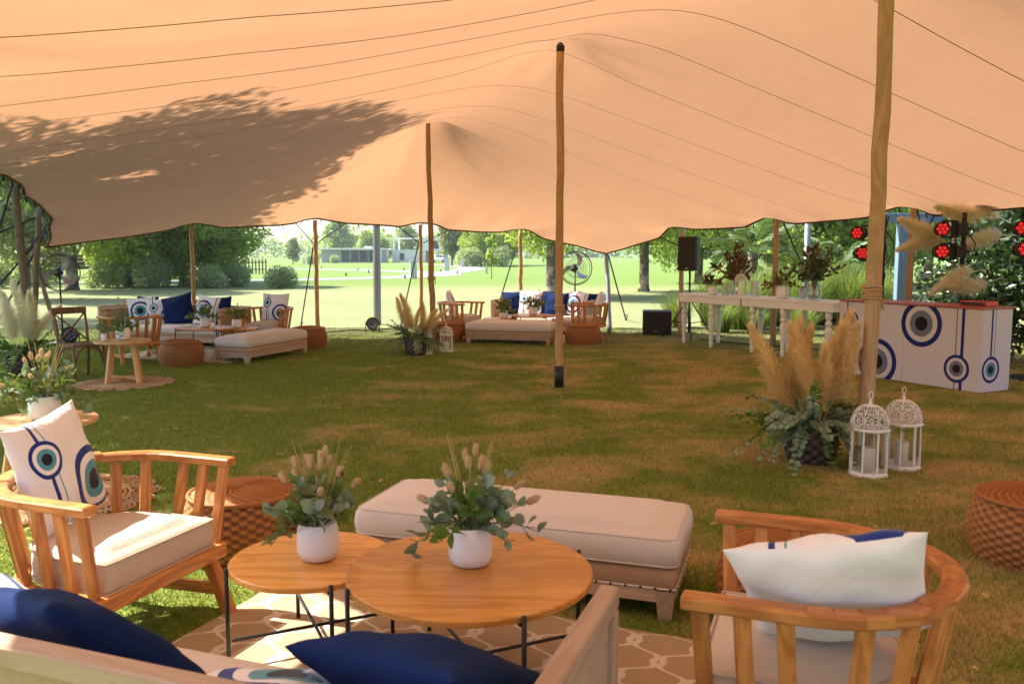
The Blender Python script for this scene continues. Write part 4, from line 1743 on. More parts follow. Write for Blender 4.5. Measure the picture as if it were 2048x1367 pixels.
def car():
    t = thing('parked_car', 'small white car parked under the carport of the white house', 'car', (at(878, 525, 164).x, 163.6, 0), .1)
    prof = [(-1.9, .35), (-1.95, .75), (-1.7, .92), (-1.15, .98), (-.7, 1.42), (.6, 1.46), (1.25, 1.0), (1.85, .85), (1.95, .5), (1.9, .32)]
    b = MB()
    vs, fs = [], []
    for y, k in ((-.8, .93), (-.72, 1), (.72, 1), (.8, .93)):
        vs += [(x * k, y, z * (1 if z < .9 else (k + .02 if k < 1 else 1))) for x, z in prof]
    n = len(prof)
    for r_ in range(3):
        for i in range(n):
            j = (i + 1) % n
            fs.append((r_ * n + i, r_ * n + j, (r_ + 1) * n + j, (r_ + 1) * n + i))
    fs.append(tuple(range(n))[::-1])
    fs.append(tuple(range(3 * n, 4 * n)))
    b.add(vs, fs, None, 0, False)
    b.build('body', M['car_paint'], t)
    for s in (-1, 1):
        b = MB()
        b.add([(-1.0, s * .805, 1.0), (1.05, s * .805, 1.0), (.55, s * .79, 1.36), (-.62, s * .79, 1.36)], [(0, 1, 2, 3)])
        b.build('side_window', M['window'], t)
        for x in (-1.2, 1.2):
            b = MB()
            b.lathe([(.10, -.1), (.30, -.1), (.32, -.07), (.32, .07), (.30, .1), (.1, .1)], 16, (x, s * .75, .32), Matrix.Rotation(PI / 2, 3, 'X'))
            b.build('wheel', M['rubber'], t)
    b = MB()
    b.add([(-.72, -.66, 1.40), (-.72, .66, 1.40), (-1.16, .70, 1.0), (-1.16, -.70, 1.0)], [(0, 1, 2, 3)])
    b.build('windscreen', M['window'], t)
    t.rotation_euler.z = PI / 2 + .15
    return t


car()


def bollard():
    t = thing('bollard_light', '', 'garden light', group='small garden lights on the lawn')
    b = MB()
    b.lathe([(.05, 0), (.05, .20)], 10)
    b.build('stake', M['black'], t)
    b = MB()
    b.lathe([(.055, .20), (.06, .21), (.06, .30), (.02, .325), (0, .325)], 10)
    b.build('lamp_head', M['cabinet'], t)
    return t


mk_b = Maker(bollard)
for px, py, lab in ((692, 552, 'nearest garden light in the grass between the two arms of the path'), (716, 541, 'tiny garden light near the upper arm of the path'),
                    (737, 546, 'garden light just left of the steel lamp post'), (643, 537, 'garden light in front of the grey house corner by the slim pole'),
                    (810, 557, 'garden light beside the blue-grey cabinet near the path end'), (808, 540, 'tiny garden light below the white house wall'),
                    (881, 543, 'garden light in front of the carport'), (915, 548, 'garden light on the lawn right of the pampas pole')):
    mk_b(lab, gr(px, py), 0, 1.1)


def cabinet():
    t = thing('utility_cabinet', '', 'cabinet', group='pale utility cabinets on the lawn')
    b = MB()
    b.box((0, 0, .56), (.42, .32, 1.12), bev=.01)
    b.build('body', M['cabinet'], t)
    b = MB()
    b.box((0, 0, 1.15), (.48, .38, .05), bev=.01)
    b.build('lid', M['cabinet'], t)
    b = MB()
    b.box((0, -.166, .6), (.36, .012, .9))
    b.build('door', M['cabinet'], t)
    return t


mk_c = Maker(cabinet)
mk_c('largest pale cabinet, standing by the end of the path left of the pampas pole', gr(827, 557), .2)
mk_c('pale cabinet on the lawn in front of the carport', gr(894, 542), .1, 1.05)
mk_c('small pale cabinet right of the carport near the pale trees', gr(925, 534), .1, .9)
mk_c('small pale cabinet left of the grey house', gr(608, 527.5), .1, .9)
mk_c('short white meter box beside the young tree', gr(973, 547), .1, .45)


# brown timber fence far left, short paling run beside the shrubs
def fence(label, p0, p1, h0, boards, npost, top):
    p0, p1 = Vector(p0), Vector(p1)
    t = thing('timber_fence', label, 'fence', p0, math.atan2((p1 - p0).y, (p1 - p0).x))
    L = (p1 - p0).length
    for i in range(npost):
        b = MB()
        x = L * i / (npost - 1)
        b.box((x, .06, top / 2), (.12, .1, top))
        b.build('post', M['fence_wood'], t)
    for z in boards:
        b = MB()
        b.box((L / 2, R.uniform(-.004, .004), z), (L, .03, h0))
        b.build('board', M['fence_wood'], t)
    return t


fence('brown timber fence of wide boards behind the trees at the far left', (-41, 52, 0), (-21.5, 56, 0), .24, (.75, 1.0, 1.26, 1.52, 1.78), 9, 1.95)
pf = thing('paling_fence', 'short run of brown upright palings right of the leafy trees', 'fence', (gr(496, 548).x, 68, 0), .25)
for i in range(7):
    b = MB()
    b.box((i * .26, R.uniform(-.05, .05), .62), (.10, .06, 1.24 + R.uniform(-.12, .1)))
    b.build('paling', M['fence_wood'], pf)
for z in (.4, .95):
    b = MB()
    b.box((.78, .06, z), (1.7, .04, .08))
    b.build('rail', M['fence_wood'], pf)

# ---------------------------------------------------------------- trees and shrubs
tree_shape('broad', 11, 9.5, 2.3, 4.2, 21000, .21, .23, M['tree_a'], 16, .75, 9)
tree_shape('dark', 12, 8.5, 1.0, 3.4, 18000, .21, .18, M['tree_b'], 15, .9, 8)
tree_shape('bushy', 13, 6.6, .5, 3.0, 17000, .20, .14, M['tree_a'], 15, .9, 7)
tree_shape('pale', 14, 9.0, 1.4, 3.2, 4200, .40, .16, M['tree_c'], 14, 1.0, 9)
tree_shape('far', 15, 10, 1.0, 4.4, 3600, .62, .25, M['tree_b'], 14, .8, 6)
tree_shape('sapling', 16, 3.3, .9, .55, 420, .22, .03, M['tree_a'], 7, 1.3, 3)
tree_shape('tall', 17, 15.5, 7.2, 4.3, 16000, .30, .32, M['tree_a'], 17, .8, 10)

tree_shape('airy', 18, 12.5, 5.6, 3.7, 5200, .27, .22, M['tree_c'], 14, .7, 9)
GX = lambda px, d: (px - CX) / F * d * 1.005
tree('broad', 'tree with a thick grey trunk behind the left fan', GX(150, 38), 38, 1.0, .3)
tree('bushy', 'bushy tree leaning over the shrubs just right of the left trunk', GX(262, 42), 42, 1.15, 1.0)
tree('dark', 'dark leafy tree behind the rounded shrubs, seen either side of the sofa pole', GX(372, 44), 44, 1.15, 2.0)
tree('bushy', 'bright bushy tree at the right end of the leafy clump by the sky gap', GX(430, 43), 43, 1.05, 3.4)
tree('dark', 'dark tree filling the back of the leafy clump', GX(300, 50), 50, 1.3, 5.0)
tree('pale', 'thin grey-green tree left of the grey house', GX(590, 130), 130, .46, .5)
tree('far', 'round dark tree rising behind the grey house roof', GX(681, 205), 205, 1.02, .7)
tree('far', 'second dark tree behind the steel post, lower than its neighbour', GX(738, 200), 200, .72, 2.2)
tree('far', 'dark narrow tree right of the steel post by the grey house', GX(768, 190), 190, .55, 1.5)
tree('far', 'tree showing through the open upper frame of the white house', GX(815, 215), 215, .92, 4.0)
tree('pale', 'pale thin-leaved tree right of the white house carport', GX(905, 118), 118, .85, 1.2)
tree('bushy', 'tall green bushy tree behind the young sapling', GX(962, 112), 112, 1.15, .2)
tree('bushy', 'bushy green tree between the sapling and the middle sofa pole', GX(1008, 118), 118, 1.2, 2.6)
tree('dark', 'dark green bushy tree just behind the edge of the broad tree', GX(985, 126), 126, 1.2, 4.4)
tree('sapling', 'slender staked young tree alone on the lawn', GX(983, 56), 56, 1.0, 0)
tree('broad', 'broad tree with a mottled trunk right behind the middle sofa', GX(1103, 32.5), 32.5, .86, 1.7)
tree('broad', 'spreading tree with a clear round trunk left of the loudspeaker', GX(1286, 37), 37, .88, .9)
tree('dark', 'dark tree behind the loudspeaker', GX(1395, 47), 47, 1.15, 3.3)
tree('broad', 'leafy tree over the palm behind the first bar table', GX(1480, 44), 44, 1.05, 4.1)
tree('bushy', 'bushy tree behind the tall grass and second bar table', GX(1600, 40), 40, 1.25, 5.6)
tree('dark', 'dark leafy tree just left of the thick lashed pole', GX(1672, 33), 33, 1.15, .8)
tree('bushy', 'bushy tree seen between the thick pole and blue-grey post', GX(1770, 46), 46, 1.35, 2.1)
tree('broad', 'leafy tree behind the blue-grey post', GX(1850, 52), 52, 1.15, 3.0)
tree('dark', 'dark tree behind the booth hedge', GX(1950, 44), 44, 1.3, 1.1)
tree('dark', 'dark tree beyond the small pool-side lawn right of the booth hedge', GX(2070, 50), 50, 1.3, 2.9)
tree('tall', 'tall tree outside the left edge of the tent shading its roof', -12.8, 16.1, 1.0, .4)
tree('airy', 'narrow airy tree outside the left edge of the tent, nearer than the tall one', -8.4, 10.9, .52, 1.9, sz=.78)
tree('airy', 'airy tree outside the left edge of the tent, nearest to the side table', -9.8, 9.2, .72, 4.0)
tree('pale', 'loose light-leaved tree behind the tent corner on the left', GX(60, 30), 30, .8, 2.0)
tree('dark', 'dark evergreen behind the far-left timber fence', GX(40, 60), 60, 1.2, 2.0)
tree('bushy', 'bushy tree past the left end of the timber fence', GX(-60, 48), 48, 1.2, 1.0)

# a far wood along the horizon
V, Fc, g = leaf_cloud([(x, 330 + 60 * math.sin(x * .05), 2.5 + 2.2 * abs(math.sin(x * .13)), 16, 10, 5.5 + 2.5 * math.sin(x * .31)) for x in range(-420, 460, 14)], 26000, 2.2, 77, .5)
V[:, 2] = np.maximum(V[:, 2], .05)
tag(link('far_wood', np_mesh('far_wood', V, Fc, M['tree_b'], g)), 'distant line of woodland on the horizon', 'woodland', kind='stuff')

SH = [shrub_mesh(30 + k, 2600, .13, M['shrub'], [(0, 0, .45, .75, .7, .5), (.5, .1, .5, .55, .5, .55), (-.5, 0, .42, .55, .5, .45), (.1, -.2, .75, .6, .5, .5), (-.2, .3, .8, .5, .5, .4)]) for k in range(2)]
for i, (px, d, s, lab) in enumerate(((212, 40.5, 1.05, 'rounded grey-green shrub left of the sofa, beside the thick trunk'), (312, 40.8, 1.2, 'widest rounded shrub, behind the left sofa'),
                                     (427, 40.5, .95, 'rounded shrub just right of the sofa pole'), (566, 40.2, .88, 'lone rounded shrub beside the slim pole at the path'),
                                     (478, 42, .95, 'shrub tucked under the bright bushy tree'), (70, 42, 1.2, 'shrub behind the two grey poles on the left'),
                                     (-10, 40, 1.3, 'shrub at the far left under the palm'), (262, 43, .9, 'small shrub between the two rounded shrubs'),
                                     (628, 132, 1.4, 'brownish low bush left of the grey house'), (672, 150, 1.2, 'dark clipped bush along the grey house wall'),
                                     (940, 108, 2.0, 'low bush at the foot of the tall green trees'), (1000, 108, 2.2, 'low bush below the far trees right of the young tree'))):
    t = thing('shrub', lab, 'shrub', (GX(px, d), d, 0), i * 1.3, 'shrubs around the lawn', s)
    put('foliage', SH[i % 2], t, Matrix.Identity(4))

# palms
def frond(seed, L):
    rr = np.random.RandomState(seed)
    b = MB()
    P = [Vector((L * f, 0, .55 * L * f - .62 * L * f * f)) for f in np.linspace(0, 1, 9)]
    b.tube(P, [.018] * 3 + [.012] * 3 + [.006] * 3, 4, smooth=False)
    for f in np.linspace(.22, .99, 34):
        p = Vector((L * f, 0, .55 * L * f - .62 * L * f * f))
        ln = .42 * L * math.sin(PI * (.18 + .78 * f)) ** .8
        for s in (-1, 1):
            d = Vector((.72, s * .8, .05 - .35 * rr.rand())).normalized()
            q = Vector((.02, 0, .004))
            g = (rr.rand(), 0, 0)
            m_ = p + d * ln * .55 + Vector((0, 0, .03))
            b.add([p - q, p + q, m_ + q * .8, p + d * ln + Vector((0, 0, -.12 * ln)), m_ - q * .8], [(0, 1, 2, 3, 4)], [g] * 5)
    o = b.build('frond', M['palm'])
    me = o.data
    bpy.data.objects.remove(o)
    return me


FR = [frond(1, 1.5), frond(2, 1.7)]


def palm(label, x, y, h, n, s):
    t = thing('palm_tree', label, 'palm', (x, y, 0), .3, 'palms', s)
    b = MB()
    b.tube([(0, 0, -.02), (.03, 0, h * .5), (0, 0, h)], [.16, .13, .14], 10)
    b.build('trunk', M['bark'], t)
    for i in range(n):
        el = -.55 + 1.5 * (i / n)
        put('frond', FR[i % 2], t, Matrix.Translation((0, 0, h)) @ Matrix.Rotation(i * 2.4, 4, 'Z') @ Matrix.Rotation(-el, 4, 'Y'))


palm('palm with stiff feathery fronds behind the first bar table', GX(1502, 25), 25, 1.7, 17, .95)
palm('palm with long drooping fronds behind the grey poles on the left', GX(-20, 21), 21, 2.9, 24, 1.15)
palm('small palm left of the thick lashed pole', GX(1668, 21), 21, 1.2, 15, .9)

RE = [blades(50 + k, 900, .9, 1.75, .95, .009, .38, M['reed'], 'blades', .30) for k in range(3)]
RE.append(blades(59, 520, .6, 1.15, .85, .009, .3, M['reed'], 'blades', .25))
for i, (px, d, s, k, lab) in enumerate(((1352, 18.6, .85, 3, 'spiky grass clump behind the subwoofer and loudspeaker stand'), (1425, 19.0, .85, 0, 'tall grass clump behind the small bar bouquet'),
                                        (1478, 18.2, .95, 1, 'tall grass clump behind the lantern on the bar'), (1530, 19.2, 1.05, 2, 'tall grass clump left of the brown bar pole'),
                                        (1590, 18.4, 1.0, 0, 'tall grass clump behind the bar between the two flower displays'), (1645, 19.4, 1.08, 1, 'tall grass clump behind the large glass vase'),
                                        (1705, 18.6, 1.05, 2, 'tall grass clump beside the thick lashed pole'), (1440, 17.4, .7, 3, 'low grass clump under the first bar table'),
                                        (1510, 17.2, .62, 3, 'low grass clump between the two bar tables'), (1600, 16.8, .7, 3, 'low grass clump under the second bar table'),
                                        (1740, 19.5, 1.0, 0, 'tall grass clump partly hidden by the thick pole'))):
    t = thing('ornamental_grass', lab, 'grass clump', (GX(px, d), d, 0), i * 1.1, 'tall grass clumps behind the bar', s)
    put('blades', RE[k], t, Matrix.Identity(4))

# leafy screen behind the booth with pampas plumes stuck in it
V, Fc, g = leaf_cloud([(7.2, 13.2, 1.0, .95, .9, 1.1), (7.9, 12.7, 1.5, 1.0, .9, 1.3), (8.7, 12.2, 1.6, 1.1, .9, 1.6), (7.6, 13.2, 2.5, .9, .8, .9), (8.5, 12.6, 2.9, 1.1, .8, .9),
                       (9.6, 12.0, 2.0, 1.1, 1.0, 2.0), (7.1, 12.6, .6, .7, .6, .7), (9.2, 11.4, 1.0, 1.0, .8, 1.0), (10.4, 11.5, 2.0, 1.0, 1.0, 1.8)], 15000, .135, 90, .4)
V[:, 2] = np.maximum(V[:, 2], .02)
hd = thing('leafy_screen', 'tall glossy green shrub screen behind the patterned booth', 'hedge', (0, 0, 0))
link('foliage', np_mesh('foliage', V, Fc, M['hedge'], g), hd)
b = MB()
for x, y in ((7.2, 13.2), (7.9, 12.7), (8.7, 12.2), (9.6, 12.0), (10.3, 11.6)):
    for k in range(3):
        a = R.uniform(0, 6)
        b.tube([(x, y, 0), (x + .2 * math.cos(a), y + .2 * math.sin(a), 1.2), (x + .5 * math.cos(a), y + .5 * math.sin(a), 2.4)], [.05, .035, .012], 6)
b.build('trunk', M['bark'], hd)
for i, (px, py, d, a, s, lab) in enumerate(((1900, 470, 11.9, 1.75, 1.25, 'uppermost left pampas plume in the hedge, between the two clamped lights'), (1905, 490, 11.9, 1.55, 1.2, 'horizontal pampas plume behind the lower clamped light'),
                                            (1985, 425, 11.8, 1.95, 1.3, 'broad pampas plume high in the hedge right of the light post'), (2020, 470, 11.8, 1.8, 1.2, 'pampas plume below the broad high one at the hedge edge'),
                                            (1990, 560, 11.4, 2.15, 1.15, 'pampas plume low in the hedge above the red box'), (1960, 540, 11.5, 1.95, 1.1, 'pampas plume just right of the light post, below the lamps'),
                                            (2010, 440, 11.9, 1.4, 1.1, 'pampas plume pointing up-left at the top of the hedge'))):
    p = at(px, py, d)
    t = thing('pampas_grass', lab, 'pampas plume', p, 0, 'pampas plumes stuck in the hedge')
    put('plume', PLUME_P[i % 2], t, Matrix.Rotation(.2, 4, 'X') @ Matrix.Rotation(PI - a if a > PI else -a + .25, 4, 'Y') @ Matrix.Diagonal((s * 1.15, s * 1.15, s * .9, 1)) @ Matrix.Translation((0, 0, -.1)))

# ---------------------------------------------------------------- the near lounge
mk_arm, mk_day, mk_sofa, mk_pouf = Maker(armchair), Maker(daybed), Maker(sofa), Maker(pouf)
mk_big, mk_small = coffee_table(.45, .45, math.radians(25)), coffee_table(.32, .40, math.radians(25))
mk_side, mk_jute, mk_lan = Maker(side_table), Maker(jute_mat), Maker(lantern)
mk_print = pillow_maker('eye_pillow', M['print'], 'eye-print cushions')
mk_printb = pillow_maker('eye_pillow', M['print_big'], 'eye-print cushions', .5, .075)
mk_navy = pillow_maker('navy_pillow', M['navy'], 'navy velvet cushions', .50, .085)


def frame(o):
    return Matrix.Translation(o.location) @ Matrix.Rotation(o.rotation_euler.z, 4, 'Z')


def on(mk, label, base, p, yaw=0, back=0, roll=0, scale=1.0):
    """stand a cushion on a seat: p and yaw in the seat's own frame (front of the seat is +Y)"""
    return mk(label, frame(base) @ Vector(p), 0, scale, lean(base.rotation_euler.z + yaw, back, roll))


def rug(label, c, L, W_, rz):
    b = MB()
    n = 30
    vs, gc, fs = [], [], []
    for i in range(n + 1):
        for j in range(n + 1):
            x, y = -L / 2 + L * i / n, -W_ / 2 + W_ * j / n
            z = .026 + .005 * math.sin(x * 3 + y * 2) + .004 * math.sin(y * 7 - x)
            if i in (0, n) or j in (0, n):
                z -= .012
            vs.append((x, y, z))
            gc.append((x, y, 0))
    for i in range(n):
        for j in range(n):
            a = i * (n + 1) + j
            fs.append((a, a + n + 1, a + n + 2, a + 1))
    b.add(vs, fs, gc, 0, True)
    e = [i * (n + 1) for i in range(n + 1)] + [n * (n + 1) + j for j in range(1, n + 1)] + [i * (n + 1) + n for i in range(n - 1, -1, -1)] + [j for j in range(n - 1, 0, -1)]
    k = len(e)
    b.add([vs[i] for i in e] + [(vs[i][0], vs[i][1], vs[i][2] - .012) for i in e], [(i, k + i, k + (i + 1) % k, (i + 1) % k) for i in range(k)], [gc[i] for i in e] * 2)
    o = b.build('trellis_rug', M['rug'], None, c)
    o.rotation_euler.z = rz
    return tag(o, label, 'rug', 'beige rugs with white trellis')


RUGS = []


def add_rug(label, c, L, W_, rz):
    rug(label, (c[0], c[1], 0), L, W_, rz)
    RUGS.append((c[0], c[1], L / 2, W_ / 2, rz))


add_rug('beige trellis rug under the two orange-wood tables nearest the camera', (-.29, 2.86), 2.4, 1.72, RZ)
cL = mk_arm('large slatted armchair with a low back and one eye cushion, left of the near tables', (-1.745, 3.50, 0), RZ - PI / 2)
cR = mk_arm('slatted armchair seen from behind, right of the near tables', (.95, 2.46, 0), RZ + PI / 2)
bed1 = mk_day('long off-white daybed between the near tables and the open lawn', (.06, 4.07, 0), RZ + math.radians(2))
sf1 = mk_sofa('pale wood sofa with blue cushions cut off by the bottom edge', (-.81 - .275 * U.x, 2.236 - .275 * U.y, 0), RZ)
ts = mk_small('smaller round orange-wood table beside the largest one, holding the pot with pink tails', gr(624, 1113, .40) * 1.0 - Vector((0, 0, .40)))
tb = mk_big('largest round orange-wood table on the near trellis rug', gr(940, 1137, .45) - Vector((0, 0, .45)))
mk_pouf('wicker pouf behind the large left armchair and small table', (-1.44, 4.44, 0))
mk_pouf('wicker pouf seen through the slats of the armchair at right', (1.21, 3.56, 0), .7)
mk_pouf('wicker pouf cut by the right edge beyond the armchair', (2.74, 4.34, 0), 1.4)
on(mk_print, 'white eye cushion with double stripe in the large left armchair', cL, (-.04, -.17, .44), .25, .24, .10, 1.0)
ml = lean(cR.rotation_euler.z - 1.38, .72, -.28).to_matrix()
mk_print('pale eye cushion slumped over the back of the near right armchair', frame(cR) @ Vector((.01, -.05, .475)) + ml @ Vector((0, 0, .53)), 0, (1.02, 1.25, 1.06), (ml @ Matrix.Rotation(PI, 3, 'Y')).to_euler())
on(mk_navy, 'navy cushion at the left in the bottom sofa', sf1, (-.08, .12, .335), .0, .84, -.24, 1.14)
on(mk_navy, 'navy cushion tipped against the right arm of the bottom sofa', sf1, (1.0, .36, .335), -.05, 1.03, -.30, 1.2)
on(mk_printb, 'pale cushion with a navy ring beside the tipped navy cushion at the bottom', sf1, (.44, .20, .335), .1, 1.22, .05, 1.0)
on(mk_print, 'striped pale cushion lying beyond the tipped navy cushion', sf1, (.70, .46, .34), .1, 1.22, .05, .9)
on(mk_printb, 'eye cushion at the left end of the bottom sofa behind the navy one', sf1, (-.50, .14, .335), -.3, .62, .1, .86)
bouquet('white pot of eucalyptus with pink bunny tails on the smaller near table', ts.location + Vector((.03, -.02, .402)), 5, True, .083, .15, .175, 24 * 9, 13, 12, ('euca', 'green', 'euca', 'green', 'olive'))
bouquet('white pot of eucalyptus with long dry grass on the largest near table', tb.location + Vector((0.0, .05, .452)), 8, True, .083, .15, .185, 27 * 9, 11, 16, ('euca', 'green', 'euca', 'green', 'olive'))

# near-left side table
st1 = mk_side('round wooden side table at the left edge behind the large armchair', (-3.04, 5.42, .02))
mk_jute('braided jute mat under the side table behind the large armchair', (-2.93, 5.42, 0))
bouquet('white pot of blue-grey leaves on the side table at the left edge', st1.location + Vector((.02, .0, .522)), 12, True, .097, .15, .20, 24 * 9, 12, 12, ('euca', 'green', 'euca', 'euca', 'olive'))
mk_jute('braided jute mat under the side table by the cross-back chair', (gr(250, 768).x, gr(250, 768).y, 0), .4)
st2 = mk_side('round wooden side table beside the cross-back chair', (gr(249, 766).x, gr(249, 766).y, .02), .35)
bouquet('white pot of dense green leaves on the table by the cross-back chair', st2.location + Vector((.0, .02, .522)), 21, False, .085, .15, .23, 170, 9, 6, ('green', 'euca', 'olive', 'green'), lsize=.062)
sp = thing('small_plant', 'tiny potted sprig in a small white cup beside the cross-back chair bouquet', 'plant', st2.location + Vector((-.19, -.08, .522)))
b = MB()
b.lathe([(.026, 0), (.03, .01), (.033, .085), (.029, .086), (.027, .02)], 16)
b.build('cup', M['ceramic'], sp)
Vv, Ff, gg = leaf_cloud([(0, 0, .12, .045, .045, .05), (-.04, 0, .17, .05, .05, .05)], 90, .035, 4)
put('foliage', np_mesh('foliage', Vv, Ff, M['euca'], gg), sp, Matrix.Identity(4))


def crossback():
    t = thing('cross_back_chair', 'brown wooden cross-back chair beside the tall side table', 'chair')
    b = MB()
    O = [(-.20, -.19), (.20, -.19), (.225, .10), (.20, .20), (.12, .225), (-.12, .225), (-.20, .20), (-.225, .10)]
    b.slab(O, [(.02, .435), (0, .442), (0, .462), (.012, .470)], smooth=False, bulge=-.006)
    b.build('seat', M['dark_wood'], t)
    for s in (-1, 1):
        b = MB()
        b.tube([(s * .20, -.24, 0), (s * .195, -.20, .25), (s * .19, -.185, .46), (s * .192, -.20, .66), (s * .20, -.25, .86)], [.017, .019, .020, .018, .016], 8)
        b.build('back_leg', M['dark_wood'], t)
        b = MB()
        b.tube([(s * .195, .19, .44), (s * .20, .20, .22), (s * .205, .225, 0)], [.020, .018, .015], 8)
        b.build('front_leg', M['dark_wood'], t)
        b = MB()
        b.tube([(s * .192, .185, .22), (s * .18, .14, .36), (s * .17, .05, .425), (s * .17, -.05, .425), (s * .18, -.14, .36), (s * .195, -.195, .22)], .011, 6)
        b.build('arch_brace', M['dark_wood'], t)
        b = MB()
        b.tube([(s * .185, -.19, .49), (s * .10, -.195, .57), (0, -.205 + s * .006, .66), (-s * .12, -.225, .77), (-s * .18, -.243, .83)], .011, 6)
        b.build('cross_slat', M['dark_wood'], t)
    b = MB()
    for y in (.19,):
        b.tube([(-.195, y + .01, .22), (-.13, y, .37), (-.05, y, .425), (.05, y, .425), (.13, y, .37), (.195, y + .01, .22)], .011, 6)
    b.build('front_brace', M['dark_wood'], t)
    b = MB()
    P = [Vector((x, -.255 - .03 * (1 - (x / .22) ** 2), .875)) for x in np.linspace(-.22, .22, 9)]
    for a, c in zip(P, P[1:]):
        b.bar(a, c, .026, .085, ext=.008, bev=.008)
    b.build('top_rail', M['dark_wood'], t)
    return t


cb = crossback()
cb.location = (-5.52, 10.82, 0)
cb.rotation_euler.z = math.atan2(-.58, .81) - PI / 2

# ---------------------------------------------------------------- left lounge
add_rug('pale trellis rug under the left lounge tables', (-4.95, 13.55), 2.3, 1.7, RZ)
sf2 = mk_sofa('pale wood sofa of the left lounge, full of cushions', (-6.05, 15.2, 0), RZ + PI, (1.03, 1, 1))
c2a = mk_arm('slatted armchair with its back turned, behind the tall side table', (-5.62, 12.62, 0), math.radians(42))
c2b = mk_arm('slatted armchair with a striped eye cushion beyond the left daybed', (-4.15, 14.55, 0), RZ + PI + .1)
bed2 = mk_day('beige daybed pointing away from the camera in the left lounge', (-3.87, 13.15, 0), RZ + PI / 2)
tb2 = mk_big('larger round table of the left lounge, in front of the sofa', (-4.86, 13.38, 0), .3)
ts2 = mk_small('smaller round table of the left lounge, beside the daybed', (-4.48, 13.86, 0), .2)
mk_pouf('wicker pouf standing in front of the left lounge armchair', (-4.80, 12.25, 0), .5)
mk_pouf('wicker pouf hidden behind the far end of the left daybed', (-3.50, 14.55, 0), .9)
bouquet('leafy white pot on the larger left lounge table, beside the small jar', tb2.location + Vector((0, .05, .452)), 31, False, .085, .15, .22, 150, 6, 0, ('green', 'olive', 'green', 'long'), lsize=.065)
bouquet('leafy white pot on the smaller left lounge table', ts2.location + Vector((-.02, 0, .402)), 32, False, .08, .14, .20, 140, 5, 0, ('green', 'olive', 'green', 'long'), lsize=.062)
jar = thing('small_jar', 'little white jar with a green lid on the larger left lounge table', 'jar', tb2.location + Vector((.16, -.06, .452)))
b = MB()
b.lathe([(.028, 0), (.03, .01), (.03, .075), (.022, .085), (0, .085)], 16)
b.build('jar_body', M['ceramic'], jar)
b = MB()
b.lathe([(.024, .086), (.024, .105), (0, .107)], 16)
b.build('lid', M['green_leaf'], jar)
on(mk_print, 'striped eye cushion in the armchair beyond the left daybed', c2b, (-.02, -.09, .44), .05, .24, 0)
on(mk_navy, 'large navy cushion in the middle of the left lounge sofa', sf2, (-.02, -.10, .33), .25, .34, .25, 1.15)
on(mk_printb, 'eye cushion right of the large navy one on the left sofa', sf2, (-.52, -.13, .33), -.1, .26, -.08, 1.1)
on(mk_navy, 'navy cushion tucked behind the eye cushion at the right of the left sofa', sf2, (-.78, -.22, .33), -.1, .18, .05, 1.05)
on(mk_print, 'eye cushion leaning left of the large navy one on the left sofa', sf2, (.32, -.10, .33), .5, .28, .2)
on(mk_printb, 'eye cushion furthest left on the left sofa', sf2, (.72, -.02, .33), .6, .26, .1)
on(mk_navy, 'navy cushion barely showing over the back at the left of the left sofa', sf2, (.85, -.24, .33), 0, .1, 0)

# ---------------------------------------------------------------- middle lounge
add_rug('pale trellis rug under the middle lounge tables', (.12, 16.2), 2.3, 1.5, RZ)
sf3 = mk_sofa('pale wood sofa of the middle lounge in front of the tree trunk', (.66, 17.4, 0), RZ + PI, (.78, 1, 1))
c3a = mk_arm('slatted armchair behind the two small lanterns', (-1.05, 16.2, 0), RZ - PI / 2 - .1)
c3b = mk_arm('slatted armchair with its side to us, behind the round pouf right of the middle pole', (1.45, 15.75, 0), RZ + PI / 2 + .25)
bed3 = mk_day('beige daybed in front of the middle lounge, left of the central pole', (-.01, 15.3, 0), math.radians(-14))
tb3 = mk_big('larger round table of the middle lounge, before the sofa', (.40, 16.12, 0), .1)
ts3 = mk_small('smaller round table of the middle lounge, before the sofa', (-.22, 16.02, 0), .3)
mk_pouf('wicker pouf just right of the central pole', (1.26, 15.12, 0), .2)
mk_pouf('wicker pouf behind the second small lantern', (-1.20, 15.55, 0), .1)
bouquet('yellow-green bouquet in a white pot on the smaller middle lounge table', ts3.location + Vector((.06, -.05, .402)), 41, False, .085, .15, .21, 150, 5, 0, ('olive', 'olive', 'green'), lsize=.07)
bouquet('yellow-green bouquet in a white pot on the larger middle lounge table', tb3.location + Vector((-.0, -.02, .452)), 42, False, .085, .15, .21, 150, 5, 0, ('olive', 'olive', 'green'), lsize=.07)
on(mk_print, 'striped eye cushion in the armchair behind the two small lanterns', c3a, (0, -.05, .44), .45, .26, 0)
on(mk_printb, 'eye cushion in the armchair behind the round pouf', c3b, (0, -.08, .44), -.1, .3, .06)
on(mk_navy, 'blue cushion at the left end of the middle sofa', sf3, (.78, -.20, .33), 0, .2, .05)
on(mk_print, 'striped eye cushion second from the left on the middle sofa', sf3, (.36, -.14, .33), 0, .24, 0, 1.06)
on(mk_navy, 'dark blue cushion behind the right bouquet on the middle sofa', sf3, (.0, -.20, .33), 0, .2, -.05, 1.05)
on(mk_navy, 'dark blue cushion left of the central pole on the middle sofa', sf3, (-.20, -.10, .33), -.1, .28, 0)
on(mk_printb, 'large-eye cushion right of the central pole on the middle sofa', sf3, (-.58, -.10, .33), -.35, .26, -.1, 1.06)
on(mk_navy, 'dark blue cushion at the right end of the middle sofa', sf3, (-.82, -.22, .33), -.1, .2, -.1)


